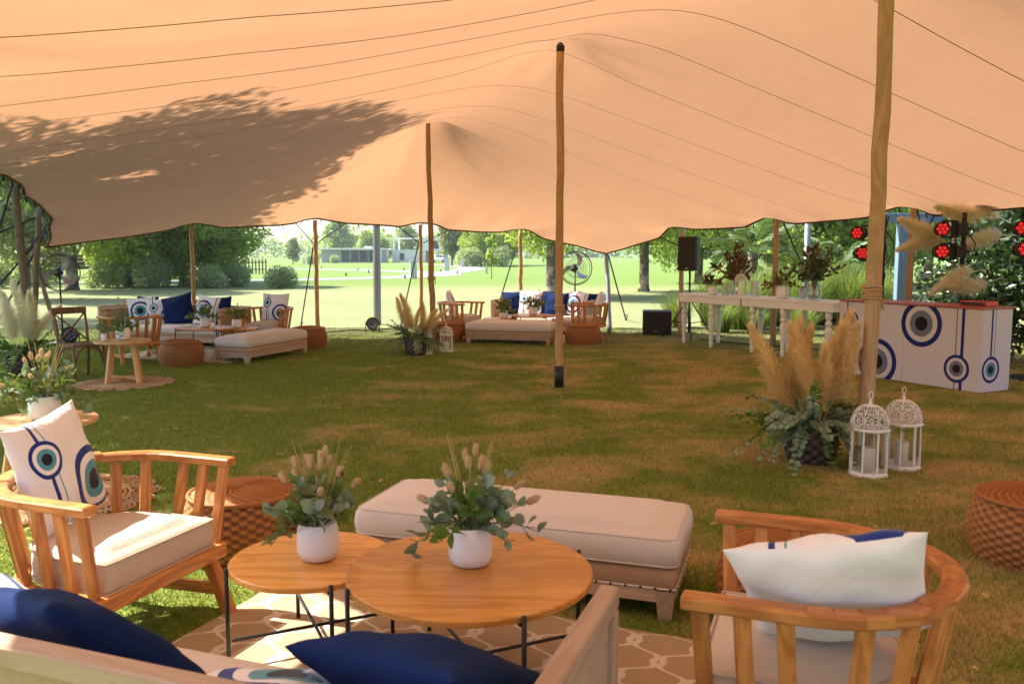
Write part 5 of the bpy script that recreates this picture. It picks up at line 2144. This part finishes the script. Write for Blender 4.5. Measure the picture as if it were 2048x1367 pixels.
# ---------------------------------------------------------------- pampas pots and lanterns
def pampas_pot(label, loc, seed, s, plumes, mat_set, n_leaf, leafs=None, pot=True, rz=0):
    rr = random.Random(seed)
    t = thing('pampas_arrangement', label, 'flower pot', loc, rz, 'floor pots with pampas grass', s)
    b = MB()
    prof = [(.11, 0), (.15, .02), (.175, .09), (.18, .16), (.165, .24), (.14, .29), (.13, .30), (.125, .28), (.12, .2)]
    vs, fs, gc = [], [], []
    n = 72
    prof2 = []
    for i in range(len(prof) - 1):
        for k in range(4):
            f = k / 4
            prof2.append((prof[i][0] * (1 - f) + prof[i + 1][0] * f, prof[i][1] * (1 - f) + prof[i + 1][1] * f))
    for i, (r_, z) in enumerate(prof2):
        for j in range(n):
            a = 2 * PI * j / n
            o = .0045 * (1 if (i // 2 + j // 3) % 2 else -1)
            vs.append(((r_ + o) * math.cos(a), (r_ + o) * math.sin(a), z))
            gc.append(((1.0 if (i // 2 + j // 3) % 2 else 0.0), 0, 0))
    for i in range(len(prof2) - 1):
        for j in range(n):
            j2 = (j + 1) % n
            fs.append((i * n + j, i * n + j2, (i + 1) * n + j2, (i + 1) * n + j))
    fs.append(tuple(range(n))[::-1])
    b.add(vs, fs, gc, 0, True)
    b.build('woven_pot', M['dark_basket'], t)
    for i, (az, tilt, L) in enumerate(plumes):
        mtx = Matrix.Translation((.05 * math.cos(az), .05 * math.sin(az), .24)) @ Matrix.Rotation(az, 4, 'Z') @ Matrix.Rotation(tilt, 4, 'Y') @ Matrix.Rotation(rr.uniform(0, 6), 4, 'Z') @ Matrix.Scale(L, 4)
        put('pampas_plume', mat_set[i % len(mat_set)], t, mtx)
    st, fo = MB(), MB()
    for q in range(n_leaf):
        a = rr.uniform(0, 2 * PI)
        el = rr.uniform(.5, 1.75)
        L = rr.uniform(.22, .56)
        d = Vector((math.cos(a) * math.sin(el), math.sin(a) * math.sin(el), math.cos(el)))
        drp = rr.uniform(.10, .34) * (el / 1.5)
        base = Vector((.08 * math.cos(a), .08 * math.sin(a), .28))
        P = [base + d * L * f + Vector((0, 0, -drp * f ** 2)) for f in np.linspace(0, 1, 8)]
        st.tube(P, [.004] * 4 + [.002] * 4, 4)
        kd = rr.choice((0, 0, 0, 1, 2))
        for k in range(26):
            f = .15 + .9 * (k // 2) / 13
            f = min(1.0, f)
            p = base + d * L * f + Vector((0, 0, -drp * f ** 2))
            sd = Vector((-d.y, d.x, 0)) * (1 if k % 2 else -1)
            ld = (sd + d * .4 + Vector((0, 0, rr.uniform(-.7, .4)))).normalized()
            mt = orient(ld, rr.uniform(-.6, .6))
            sz = .06 * rr.uniform(.7, 1.2) * (1 - .4 * f)
            g_ = (rr.random(), rr.random(), 0)
            fo.add([p + mt @ (Vector(v) * sz) for v in ((0, 0, 0), (.35, .38, .05), (.8, .3, 0), (1, 0, -.05), (.8, -.3, 0), (.35, -.38, .05))], [(0, 1, 2, 3, 4, 5)], [g_] * 6, kd)
    st.build('stems', M['green_leaf'], t)['kind'] = 'stuff'
    fo.build('foliage', leafs or [M['euca'], M['green_leaf'], M['olive_leaf']], t)['kind'] = 'stuff'
    return t


pampas_pot('dark woven pot with big orange pampas plumes beside the thick pole', (2.31, 6.46, 0), 3, 1.12,
           [(PI * .98, .50, 1.0), (PI * .8, .22, .98), (PI * 1.25, .07, .95), (.15, .12, 1.06), (.3, .30, .95), (-.1, .44, .98), (2.2, .2, .9), (-1.2, .2, .8), (PI * 1.05, .62, .66), (4.4, .35, .75)], PLUME, 70)
pampas_pot('smaller dark pot with pampas plumes beside the two small lanterns', (gr(836, 706).x, 13.45, 0), 4, .98,
           [(PI, .42, .95), (PI, .12, 1.0), (PI * .8, .28, .85), (0, .25, .82), (.1, .62, .88), (-.2, .45, .8), (-1.6, .2, .7)], PLUME, 50)
pampas_pot('dark pot with pale pampas plumes and dark leaves at the left edge', (gr(12, 755).x + .1, gr(12, 755).y + .2, 0), 6, 1.1,
           [(PI, .25, 1.0), (1, .06, 1.15), (0, .10, 1.0), (0, .26, 1.05), (PI * .9, .12, 1.05), (.3, .4, .9)], PLUME_P, 30, [M['green_leaf'], M['hedge'], M['green_leaf']])
g1 = gr(1735, 948)
mk_lan('tall white lantern standing in front beside the big pampas pot', (g1.x, g1.y, 0), .1, 1.03)
g1 = gr(1801, 934)
mk_lan('white lantern with a short candle, second one right of the thick pole', (g1.x, g1.y, 0), .3, 1.03)
g1 = gr(851, 708)
mk_lan('small white lantern directly before the smaller pampas pot', (g1.x, g1.y, 0), .1, .86)
g1 = gr(893, 703)
mk_lan('small white lantern between the smaller pampas pot and the daybed', (g1.x, g1.y, 0), .3, .84)

# ---------------------------------------------------------------- bar tables
BU = Vector((.5, -.866, 0))
BV = Vector((.866, .5, 0))
BZ = math.atan2(BU.y, BU.x)
BH = .90


def bar_table(label, p0, L, D, legs, round_left):
    t = thing('white_bar_table', label, 'table', p0, BZ, 'white tables with turned legs')
    O = []
    r = D / 2 * .9
    if round_left:
        O += [(r - r * math.sin(a), D / 2 + D / 2 * math.cos(a)) for a in np.linspace(0, PI, 13)]
    else:
        O += [(0, D), (0, 0)]
    if round_left == 2:
        pass
    O += [(L, 0), (L, D)]
    Q = []
    for i, p in enumerate(O):
        q = O[(i + 1) % len(O)]
        k = max(1, int(math.hypot(q[0] - p[0], q[1] - p[1]) / .25))
        Q += [(p[0] + (q[0] - p[0]) * j / k, p[1] + (q[1] - p[1]) * j / k) for j in range(k)]
    b = MB()
    b.slab(Q, [(.006, BH - .03), (0, BH - .024), (0, BH - .006), (.006, BH)], smooth=False)
    b.build('tabletop', M['white_paint'], t)
    b = MB()
    for a, c in zip(Q, Q[1:] + Q[:1]):
        s_ = lambda p: (L / 2 + (p[0] - L / 2) * .97, D / 2 + (p[1] - D / 2) * .95)
        a2, c2 = s_(a), s_(c)
        b.bar((a2[0], a2[1], BH - .085), (c2[0], c2[1], BH - .085), .022, .108, ext=.008, bev=.002)
    b.build('apron', M['white_paint'], t)
    prof = [(.018, 0), (.022, .02), (.028, .05), (.020, .058), (.034, .075), (.036, .085), (.024, .10), (.026, .13), (.034, .30), (.044, .46), (.046, .50), (.030, .53), (.026, .545),
            (.042, .56), (.046, .585), (.034, .61), (.026, .63), (.036, .65), (.044, .665), (.044, .70), (.04, BH - .145)]
    for (x, y) in legs:
        b = MB()
        b.lathe([(r_ * 1.15, z) for r_, z in prof], 14, (x, y, 0))
        b.box((x, y, BH - .10), (.075, .075, .11))
        b.build('turned_leg', M['white_paint'], t)
    return t


B0 = Vector((2.86, 15.35, 0))
bar_table('white bar table with a rounded left end and turned legs', B0, 1.72, .74, ((.20, .16), (1.0, .06), (.55, .66), (1.55, .66)), 1)
bar_table('white bar table joined on, next to the patterned booth', B0 + BU * 1.726, 1.85, .74, ((.22, .06), (.86, .06), (.42, .66), (1.5, .66), (1.70, .08)), 0)


def bar_at(s, d):
    return B0 + BU * s + BV * d + Vector((0, 0, BH + .001))


dm = [M['dry_leaf'], M['olive_leaf'], M['dry_leaf']]
bouquet('small white pot of brown dried leaves left of the lantern on the bar', bar_at(.85, .22), 61, False, .08, .15, .19, 130, 4, 0, ('euca', 'green', 'olive'), lsize=.07, mats=dm, group='dried bouquets on the bar')
bouquet('white pot of brown dried leaves beside the brown pole on the bar', bar_at(2.35, .28), 62, False, .10, .20, .24, 150, 4, 0, ('euca', 'green', 'olive'), lsize=.075, mats=dm, group='dried bouquets on the bar')


def vase_display(label, loc, seed, h, r, spread, n, mats, lsize, up):
    rr = random.Random(seed)
    t = thing('vase_display', label, 'vase', loc, 0, 'glass vases on the bar')
    b = MB()
    b.lathe([(r * .75, 0), (r * .9, .008), (r, h * .4), (r * .92, h), (r * .88, h), (r * .95, h * .4), (r * .82, .012), (0, .012)], 28)
    b.build('glass_vase', M['glass'], t)
    b = MB()
    b.lathe([(r * .7, .016), (r * .86, h * .3), (r * .9, h * .55), (0, h * .55)], 24)
    b.build('water', M['water'], t)
    st, fo = MB(), MB()
    for q in range(n):
        a = rr.uniform(0, 2 * PI)
        el = rr.uniform(0, 1.2)
        d = Vector((math.cos(a) * math.sin(el), math.sin(a) * math.sin(el), math.cos(el) * up))
        L = spread * rr.uniform(.6, 1.15)
        b0 = Vector((math.cos(a) * r * .3, math.sin(a) * r * .3, .03))
        nk = Vector((math.cos(a + 2.5) * r * .4, math.sin(a + 2.5) * r * .4, h))
        st.tube([b0, nk, nk + d * L], [.003, .003, .002], 4)
        kd = rr.choice((0, 1, 2))
        for k in range(11):
            f = rr.uniform(.2, 1.05)
            p = nk + d * L * f
            ld = (d * .8 + Vector((rr.gauss(0, 1), rr.gauss(0, 1), rr.gauss(0, .8))).normalized()).normalized()
            mt = orient(ld, rr.uniform(0, 6))
            sz = lsize * rr.uniform(.6, 1.3)
            g_ = (rr.random(), rr.random(), 0)
            fo.add([p + mt @ (Vector(v) * sz) for v in ((0, 0, 0), (.5, .24, .06), (1, 0, -.05), (.5, -.24, .06))], [(0, 1, 2, 3)], [g_] * 4, kd)
    st.build('stems', M['dry_leaf'], t)['kind'] = 'stuff'
    fo.build('foliage', mats, t)['kind'] = 'stuff'
    return t


vase_display('glass vase with tall brown and olive branches behind the bar lantern', bar_at(1.10, .50), 71, .22, .075, .48, 34, [M['dry_leaf'], M['olive_leaf'], M['dry_leaf']], .12, 1.15)
vase_display('big round glass vase with dark spreading leaves on the second bar table', bar_at(2.78, .50), 72, .24, .11, .56, 44, [M['dry_leaf'], M['hedge'], M['euca']], .12, 1.0)
mk_lan('white lantern standing among the flowers on the bar', bar_at(1.42, .30), .2, .74)
for s, d, h, r, lab in ((1.15, .22, .20, .055, 'empty glass cylinder left of the bar lantern'), (1.62, .42, .26, .07, 'empty glass cylinder right of the bar lantern'), (2.55, .50, .17, .05, 'clear glass jar beside the big round vase')):
    t = thing('glass_cylinder', lab, 'glass jar', bar_at(s, d), 0, 'empty glass jars on the bar')
    b = MB()
    b.lathe([(r, 0), (r, h), (r - .004, h), (r - .004, .008), (0, .008)], 24)
    b.build('glass_wall', M['glass'], t)

# ---------------------------------------------------------------- patterned booth
bd = Vector((.444, -.8976, 0)).normalized()
bz = math.atan2(bd.y, bd.x)
booth = thing('booth_counter', 'white booth counter printed with blue eye rings under a reddish top', 'booth', (4.44, 11.5, 0), bz)
BL, BD, BHH = 2.06, .55, .985


def panel(name, size, c, mat, gcf):
    b = MB()
    b.box(c, size, bev=.004)
    b.g = [gcf(p) for p in b.v]
    return b.build(name, mat, booth)


panel('front_panel', (1.02, .03, BHH - .03), (.513, .015, (BHH - .03) / 2 + .012), M['booth'], lambda p: (p[0], p[2], 0))
panel('front_panel', (1.034, .03, BHH - .03), (1.543, .015, (BHH - .03) / 2 + .012), M['booth'], lambda p: (p[0], p[2], 0))
panel('end_panel', (.03, BD - .035, BHH - .03), (BL - .015, BD / 2 + .015, (BHH - .03) / 2 + .012), M['booth_end'], lambda p: (p[1], p[2], 0))
panel('end_panel', (.03, BD - .035, BHH - .03), (.015, BD / 2 + .015, (BHH - .03) / 2 + .012), M['white_paint'], lambda p: (p[1], p[2], 0))
panel('counter_top', (BL + .02, BD + .02, .024), (BL / 2, BD / 2, BHH - .004), M['red_top'], lambda p: (p[0], p[1], p[2]))


def booth_pt(x, y, z):
    return Matrix.Translation(booth.location) @ Matrix.Rotation(bz, 4, 'Z') @ Vector((x, y, z))


mx = thing('audio_mixer', 'small red mixer lying on the booth counter', 'mixer', booth_pt(1.80, .30, BHH + .009), bz)
b = MB()
b.box((0, 0, .028), (.34, .22, .055), bev=.006)
b.build('case', M['red'], mx)
b = MB()
b.box((0, -.112, .028), (.30, .006, .036))
b.build('front_plate', M['black_plastic'], mx)
for i in range(6):
    b = MB()
    b.lathe([(.011, 0), (.010, .014), (0, .014)], 10, (-.12 + i * .048, 0, .056))
    b.build('knob', M['black_plastic'], mx)
bx = thing('red_bench', 'low red padded bench standing behind the booth counter', 'bench', at(1822, 602, 13.6) * 1.0 - Vector((0, 0, at(1822, 602, 13.6).z)), -.1)
b = MB()
b.box((0, 0, .78), (.55, .35, .13), bev=.03)
b.build('seat', M['red'], bx)
for sx in (-1, 1):
    for sy in (-1, 1):
        b = MB()
        b.box((sx * .22, sy * .12, .357), (.04, .04, .712))
        b.build('leg', M['black'], bx)

# light posts with clamped moving heads
def light_post(label, px0, py0, px1, d, top):
    f_ = gr(px1, 700)
    p = at(px0, py0, d)
    t = thing('light_post', label, 'stand', (p.x, d, 0), 0, 'black light posts behind the booth')
    b = MB()
    b.tube([(0, 0, 0), (0, 0, p.z)], .032, 12)
    b.build('tube', M['black'], t)
    b = MB()
    b.box((0, 0, .011), (.5, .5, .022))
    b.build('base_plate', M['black'], t)
    b = MB()
    b.tube([(.036 * math.cos(i * .9), .036 * math.sin(i * .9) - .012, z) for i, z in enumerate(np.linspace(.05, p.z - .15, 34))], .007, 5)
    b.tube([(.04, 0, p.z - .25), (.14, -.05, p.z - .42), (.11, -.04, p.z - .60), (.05, -.03, p.z - .72)], .008, 5)
    b.build('power_cable', M['rubber'], t)
    return t, p


lp1, pp1 = light_post('black light post left of the blue-grey post, half behind the thick pole', 1770, 430, 1762, 12.8, 0)
lp2, pp2 = light_post('black light post in front of the leafy hedge', 1930, 425, 1918, 11.7, 0)
lp3, pp3 = light_post('black light post cut off by the right edge', 2078, 425, 2066, 10.9, 0)


def moving_head():
    """looks along -Y, the clamp is at +X"""
    t = thing('stage_light', '', 'stage light', group='red stage lights')
    b = MB()
    Rx = Matrix.Rotation(PI / 2, 3, 'X')
    b.lathe([(.05, -.19), (.085, -.17), (.10, -.08), (.095, .0), (.112, .02), (.115, .10), (.108, .105), (.10, .085), (0, .085)], 24, (0, 0, 0), Rx)
    for k in range(5):
        b.lathe([(.098, -.15 + k * .028), (.106, -.146 + k * .028), (.106, -.138 + k * .028), (.098, -.134 + k * .028)], 24, (0, 0, 0), Rx, cap0=False, cap1=False)
    hd_ = b.build('head', M['black_plastic'], t)
    for k in range(7):
        b = MB()
        a = k * PI / 3
        o = (0, 0) if k == 6 else (.064 * math.cos(a), .064 * math.sin(a))
        b.lathe([(.029, 0), (.027, .008), (.016, .014), (0, .016)], 14, (o[0], -.087, o[1]), Rx)
        b.build('led_lens', M['led'], hd_)
    b = MB()
    for s in (-1, 1):
        b.bar((0, .06, s * .125), (.20, .06, s * .125), .10, .03, bev=.008)
    b.bar((.19, .06, -.135), (.19, .06, .135), .11, .035, (0, 1, 0), bev=.008)
    b.build('yoke', M['black_plastic'], t)
    b = MB()
    b.box((.29, .06, 0), (.15, .17, .19), bev=.015)
    b.build('base_box', M['black_plastic'], t)
    b = MB()
    b.box((.39, .06, 0), (.05, .08, .06))
    b.tube([(.37, .06, .09), (.43, .06, .06), (.46, .06, -.06), (.40, .06, -.13), (.37, .06, -.07)], .007, 6)
    b.build('clamp', M['black'], t)
    return t


mk_mh = Maker(moving_head)
yw = -.42
for (px, py, d, y_, lab) in ((1718, 466, 12.75, -.75, 'upper red stage light half hidden by the thick pole'), (1722, 506, 12.75, -.15, 'lower red stage light half hidden by the thick pole'),
                             (1884, 458, 11.6, -.35, 'upper red stage light clamped to the post in front of the hedge'), (1882, 503, 11.6, -.25, 'lower red stage light clamped to the post in front of the hedge'),
                             (2043, 456, 10.8, -.3, 'upper red stage light cut by the right edge'), (2046, 498, 10.8, -.2, 'lower red stage light cut by the right edge')):
    mk_mh(lab, at(px, py, d), y_, .86)

# blue-grey steel frame behind the booth
bp = thing('steel_frame', 'blue-grey painted steel post with a cross beam behind the booth', 'post', (at(1803, 500, 15).x, 15, 0))
zt = at(1803, 436, 15).z
b = MB()
b.box((0, 0, (zt - .08) / 2), (.16, .14, zt - .08), bev=.006)
b.build('post', M['blue_steel'], bp)
b = MB()
b.box((.15, 0, zt - .0), (1.05, .14, .16), bev=.006)
b.build('beam', M['blue_steel'], bp)
dr = thing('dark_post', 'grey post behind the dark flower display on the bar', 'post', (at(1614, 500, 16).x, 16, 0))
b = MB()
b.tube([(0, 0, 0), (0, 0, at(1614, 440, 16).z)], .055, 12)
b.build('shaft', M['steel'], dr)
b = MB()
b.lathe([(.11, 0), (.11, .02), (.06, .03)], 12)
b.build('foot_plate', M['steel'], dr)

# ---------------------------------------------------------------- speakers, fans, floor lamps
p = at(1380, 541, 16.0)
stn = thing('speaker_stand', 'black tripod stand carrying the loudspeaker behind the bar table', 'stand', (p.x, 16.0, 0), .4)
b = MB()
b.tube([(0, 0, .12), (0, 0, p.z - .002)], .019, 10)
b.build('pole', M['black'], stn)
for k in range(3):
    a = k * 2 * PI / 3
    b = MB()
    b.tube([(0, 0, .78), (.55 * math.cos(a), .55 * math.sin(a), .02)], .013, 8)
    b.tube([(0, 0, .30), (.33 * math.cos(a), .33 * math.sin(a), .33)], .009, 6)
    b.build('leg', M['black'], stn)
b = MB()
b.lathe([(.028, .74), (.034, .76), (.034, .83), (.026, .85)], 12)
b.build('collar', M['black'], stn)
spk = thing('loudspeaker', 'black loudspeaker raised on a tripod stand behind the bar table', 'speaker', p, math.radians(-33))
O = [(-.17, -.19), (.17, -.19), (.19, -.15), (.12, .19), (-.12, .19), (-.19, -.15)]
b = MB()
b.slab(O, [(.012, 0), (0, .008), (0, .622), (.012, .63)], smooth=False)
b.build('cabinet', M['black_plastic'], spk)
b = MB()
b.box((0, -.196, .315), (.33, .012, .58), bev=.004)
b.build('front_grille', M['grille'], spk)
b = MB()
b.box((0, -.204, .045), (.05, .004, .018))
b.build('badge', M['cabinet'], spk)
p = gr(1318, 671)
sub = thing('subwoofer', 'black subwoofer box on the grass at the rounded end of the bar', 'speaker', (p.x, p.y + .28, 0), math.radians(-8))
b = MB()
b.box((0, 0, .245), (.56, .56, .47), bev=.012)
b.build('cabinet', M['black_plastic'], sub)
b = MB()
b.box((0, -.286, .255), (.50, .014, .42), bev=.004)
b.build('front_grille', M['grille'], sub)
b = MB()
for i in (-1, 0, 1):
    b.bar((-.022 + i * .02, -.295, .072), (-.030 + i * .02, -.295, .092), .004, .004, bev=.001)
    b.bar((-.022 + i * .02, -.295, .072), (-.014 + i * .02, -.295, .092), .004, .004, bev=.001)
b.build('badge', M['cabinet'], sub)


def fan():
    """faces -Y; guard centre at z = 1.32"""
    t = thing('pedestal_fan', '', 'fan', group='large pedestal fans')
    zc, r = 1.32, .345
    b = MB()
    b.tube([(0, .06, .03), (0, .06, zc - .05)], .017, 10)
    b.lathe([(.028, .55), (.03, .58), (.03, .64), (.025, .66)], 10, (0, .06, 0))
    b.build('pole', M['black'], t)
    b = MB()
    b.lathe([(.24, 0), (.24, .02), (.05, .045), (.02, .06)], 24, (0, .06, 0))
    b.build('base', M['black'], t)
    b = MB()
    Ry = Matrix.Rotation(PI / 2, 3, 'X')
    b.lathe([(.03, -.24), (.075, -.22), (.085, -.10), (.06, -.06), (.02, -.05)], 18, (0, 0, zc), Ry)
    b.build('motor', M['black_plastic'], t)
    for k in range(3):
        b = MB()
        a0 = k * 2 * PI / 3 + .9
        vs, fs = [], []
        for i in range(9):
            f = i / 8
            rad = .04 + .26 * f
            c = a0 + .55 * f * f
            hw = .13 + .26 * math.sin(PI * min(1, .25 + .7 * f))
            for j in range(4):
                g_ = (j / 3 - .5) * hw * 1.6
                vs.append((rad * math.cos(c + g_), .03 * (j / 3 - .5) + .02 - .02, zc + rad * math.sin(c + g_)))
        for i in range(8):
            for j in range(3):
                a = i * 4 + j
                fs.append((a, a + 1, a + 5, a + 4))
        n = len(vs)
        vs2 = vs + [(x, y + .004, z) for x, y, z in vs]
        fs2 = fs + [tuple(n + q for q in f_[::-1]) for f_ in fs]
        b.add(vs2, fs2, None, 0, True)
        b.build('blade', M['chrome'], t)
    b = MB()
    for yy, rr_ in ((-.0, r), (-.05, r * .93), (.05, r * .93), (-.075, r * .55), (.075, r * .55), (-.08, .07)):
        b.tube([(rr_ * math.cos(a), yy, zc + rr_ * math.sin(a)) for a in np.linspace(0, 2 * PI, 40, endpoint=False)], .010 if rr_ == r else .0035, 5, closed=True)
    for k in range(36):
        a = 2 * PI * k / 36
        for s in (-1, 1):
            b.tube([(.07 * math.cos(a), s * .08, zc + .07 * math.sin(a)), (r * .6 * math.cos(a), s * .074, zc + r * .6 * math.sin(a)), (r * .93 * math.cos(a), s * .05, zc + r * .93 * math.sin(a)), (r * math.cos(a), 0, zc + r * math.sin(a))], .0016, 3, cap=False)
    b.build('guard', M['black'], t)
    return t


mk_fan = Maker(fan)
p = at(1152, 536, 18.6)
mk_fan('pedestal fan behind the middle sofa, right of the tree trunk', (p.x, 18.6, p.z - 1.32 * 1.06), .25, 1.06)
p = at(121, 545, 15.2)
mk_fan('pedestal fan turned sideways behind the cross-back chair', (p.x, 15.2, 0), .8, p.z / 1.32)


def par_light():
    t = thing('floor_lamp', '', 'floor spotlight', group='black uplights on the grass')
    Rt = Matrix.Rotation(math.radians(62), 3, 'X')
    b = MB()
    b.lathe([(.05, -.16), (.10, -.14), (.115, -.02), (.125, 0), (.125, .03), (.115, .03), (.11, .008), (0, .006)], 24, (0, 0, .17), Rt)
    hd_ = b.build('lamp_can', M['black_plastic'], t)
    for k in range(12):
        a, rr_ = (k * PI / 4.5, .082) if k < 9 else (k * 2.1, .035)
        b = MB()
        c = Rt @ Vector((rr_ * math.cos(a), rr_ * math.sin(a), .010)) + Vector((0, 0, .17))
        b.lathe([(.019, 0), (.012, .008), (0, .010)], 10, c, Rt)
        b.build('lens', M['lens'], hd_)
    b = MB()
    for s in (-1, 1):
        b.bar((s * .135, .0, .19), (s * .135, .05, .012), .02, .012, (1, 0, 0))
        b.bar((s * .13, .0, .19), (s * .13, -.08, .012), .02, .012, (1, 0, 0))
        b.bar((s * .135, -.10, .008), (s * .135, .12, .008), .03, .012)
    b.build('bracket', M['black'], t)
    return t


mk_par = Maker(par_light)
p = gr(745, 664)
mk_par('floor uplight in front of the galvanised lamp post', (p.x, p.y, 0), .05, 1.05)
p = gr(1604, 698)
mk_par('floor uplight beneath the second bar table', (p.x, p.y, 0), -.5, 1.15)
p = gr(141, 690)
mk_par('floor uplight behind the seat of the cross-back chair', (p.x, p.y, 0), .5, 1.1)

# cables lying on the grass
for pts, lab in (([(640, 668), (700, 663), (740, 662), (800, 658), (850, 652)], 'black cable on the grass behind the slim pole and uplight'),
                 ([(1400, 680), (1480, 690), (1550, 694), (1640, 702)], 'black cable on the grass behind the bar legs')):
    P = [gr(x, y) + Vector((0, 0, .022 + .01 * (i % 2))) for i, (x, y) in enumerate(pts)]
    t = thing('cable', lab, 'cable', P[0], 0, 'black cables on the grass')
    b = MB()
    b.tube([q - P[0] for q in smooth_pts(P)], .012, 6)
    b.build('cord', M['rubber'], t)

# ---------------------------------------------------------------- mown grass under and around the tent
rs = np.random.RandomState(5)
parts = []
edges = np.concatenate([np.arange(2.3, 8, .35), np.arange(8, 19, .8)])
for d0, d1 in zip(edges, edges[1:]):
    dm_ = (d0 + d1) / 2
    hw = .70 * d1 + 1.3
    dens = min(9500, 46000 / dm_ ** 1.12)
    n = int(2 * hw * (d1 - d0) * dens)
    parts.append(np.stack([rs.uniform(-hw, hw, n), rs.uniform(d0, d1, n), np.full(n, dm_)], 1))
Pg = np.concatenate(parts)
keep = np.ones(len(Pg), bool)
for (cx, cyy, hl, hw, rz) in RUGS:
    c_, s_ = math.cos(rz), math.sin(rz)
    lx = (Pg[:, 0] - cx) * c_ + (Pg[:, 1] - cyy) * s_
    ly = -(Pg[:, 0] - cx) * s_ + (Pg[:, 1] - cyy) * c_
    keep &= ~((np.abs(lx) < hl - .01) & (np.abs(ly) < hw - .01))
Pg = Pg[keep]
n = len(Pg)
hgt = (.014 + .018 * rs.rand(n)) * (1 + .25 * np.sin(Pg[:, 0] * 3.1) * np.cos(Pg[:, 1] * 2.7))
wd = (.0014 + .0009 * Pg[:, 2] * .35) * (.7 + .6 * rs.rand(n))
a = rs.rand(n) * 2 * PI
tl = rs.rand(n) * .035
b0 = rs.rand(n) * 2 * PI
side = np.stack([np.cos(b0), np.sin(b0), np.zeros(n)], 1) * wd[:, None]
base = np.stack([Pg[:, 0], Pg[:, 1], np.zeros(n)], 1)
tip = base + np.stack([np.cos(a) * tl, np.sin(a) * tl, hgt], 1)
Vg = np.stack([base - side, base + side, tip], 1).reshape(-1, 3)
Fg = np.arange(3 * n).reshape(-1, 3)
tone = np.repeat(np.stack([rs.rand(n), rs.rand(n), np.zeros(n)], 1), 3, 0)
tag(link('grass', np_mesh('grass', Vg, Fg, M['blades'], tone)), 'short mown grass with worn brown patches under the tent', 'grass', kind='stuff')

b = MB()
for i in range(330):
    d = 3 + 13 * rs.rand() ** .8
    x = rs.uniform(-.65, .65) * d
    y = d
    if any(abs((x - cx) * math.cos(rz) + (y - cyy) * math.sin(rz)) < hl + .05 and abs(-(x - cx) * math.sin(rz) + (y - cyy) * math.cos(rz)) < hw + .05 for (cx, cyy, hl, hw, rz) in RUGS):
        continue
    an, s_, g_ = rs.rand() * 6.3, .018 + .022 * rs.rand(), rs.rand()
    c_, n_ = math.cos(an) * s_, math.sin(an) * s_
    z0 = .026 + .012 * rs.rand()
    b.add([(x - c_, y - n_, z0), (x - n_ * .5, y + c_ * .5, z0 + .008), (x + c_, y + n_, z0 + .004), (x + n_ * .5, y - c_ * .5, z0 + .010)], [(0, 1, 2, 3)], [(g_, g_, 0)] * 4)
tag(b.build('fallen_leaves', M['litter']), 'small dry leaves and straw lying in the grass', 'leaf litter', kind='stuff')

# ---------------------------------------------------------------- summer haze
t = NT('haze')
t.t.links.new(t.n('ShaderNodeVolumePrincipled', {'Color': (.88, .94, 1.0, 1), 'Density': .0004, 'Anisotropy': .25}).outputs[0], t.out.inputs['Volume'])
b = MB()
b.box((0, 380, 9), (1840, 1900, 22), bev=0)
b = MB()
b.add([(x, y, z) for z in (-1, 17) for x, y in ((-950, -60), (950, -60), (950, 1850), (-950, 1850))], [(3, 2, 1, 0), (4, 5, 6, 7), (0, 1, 5, 4), (1, 2, 6, 5), (2, 3, 7, 6), (3, 0, 4, 7)])
tag(b.build('haze', t.mat), 'thin bluish summer haze over the far lawn', 'haze', kind='stuff')
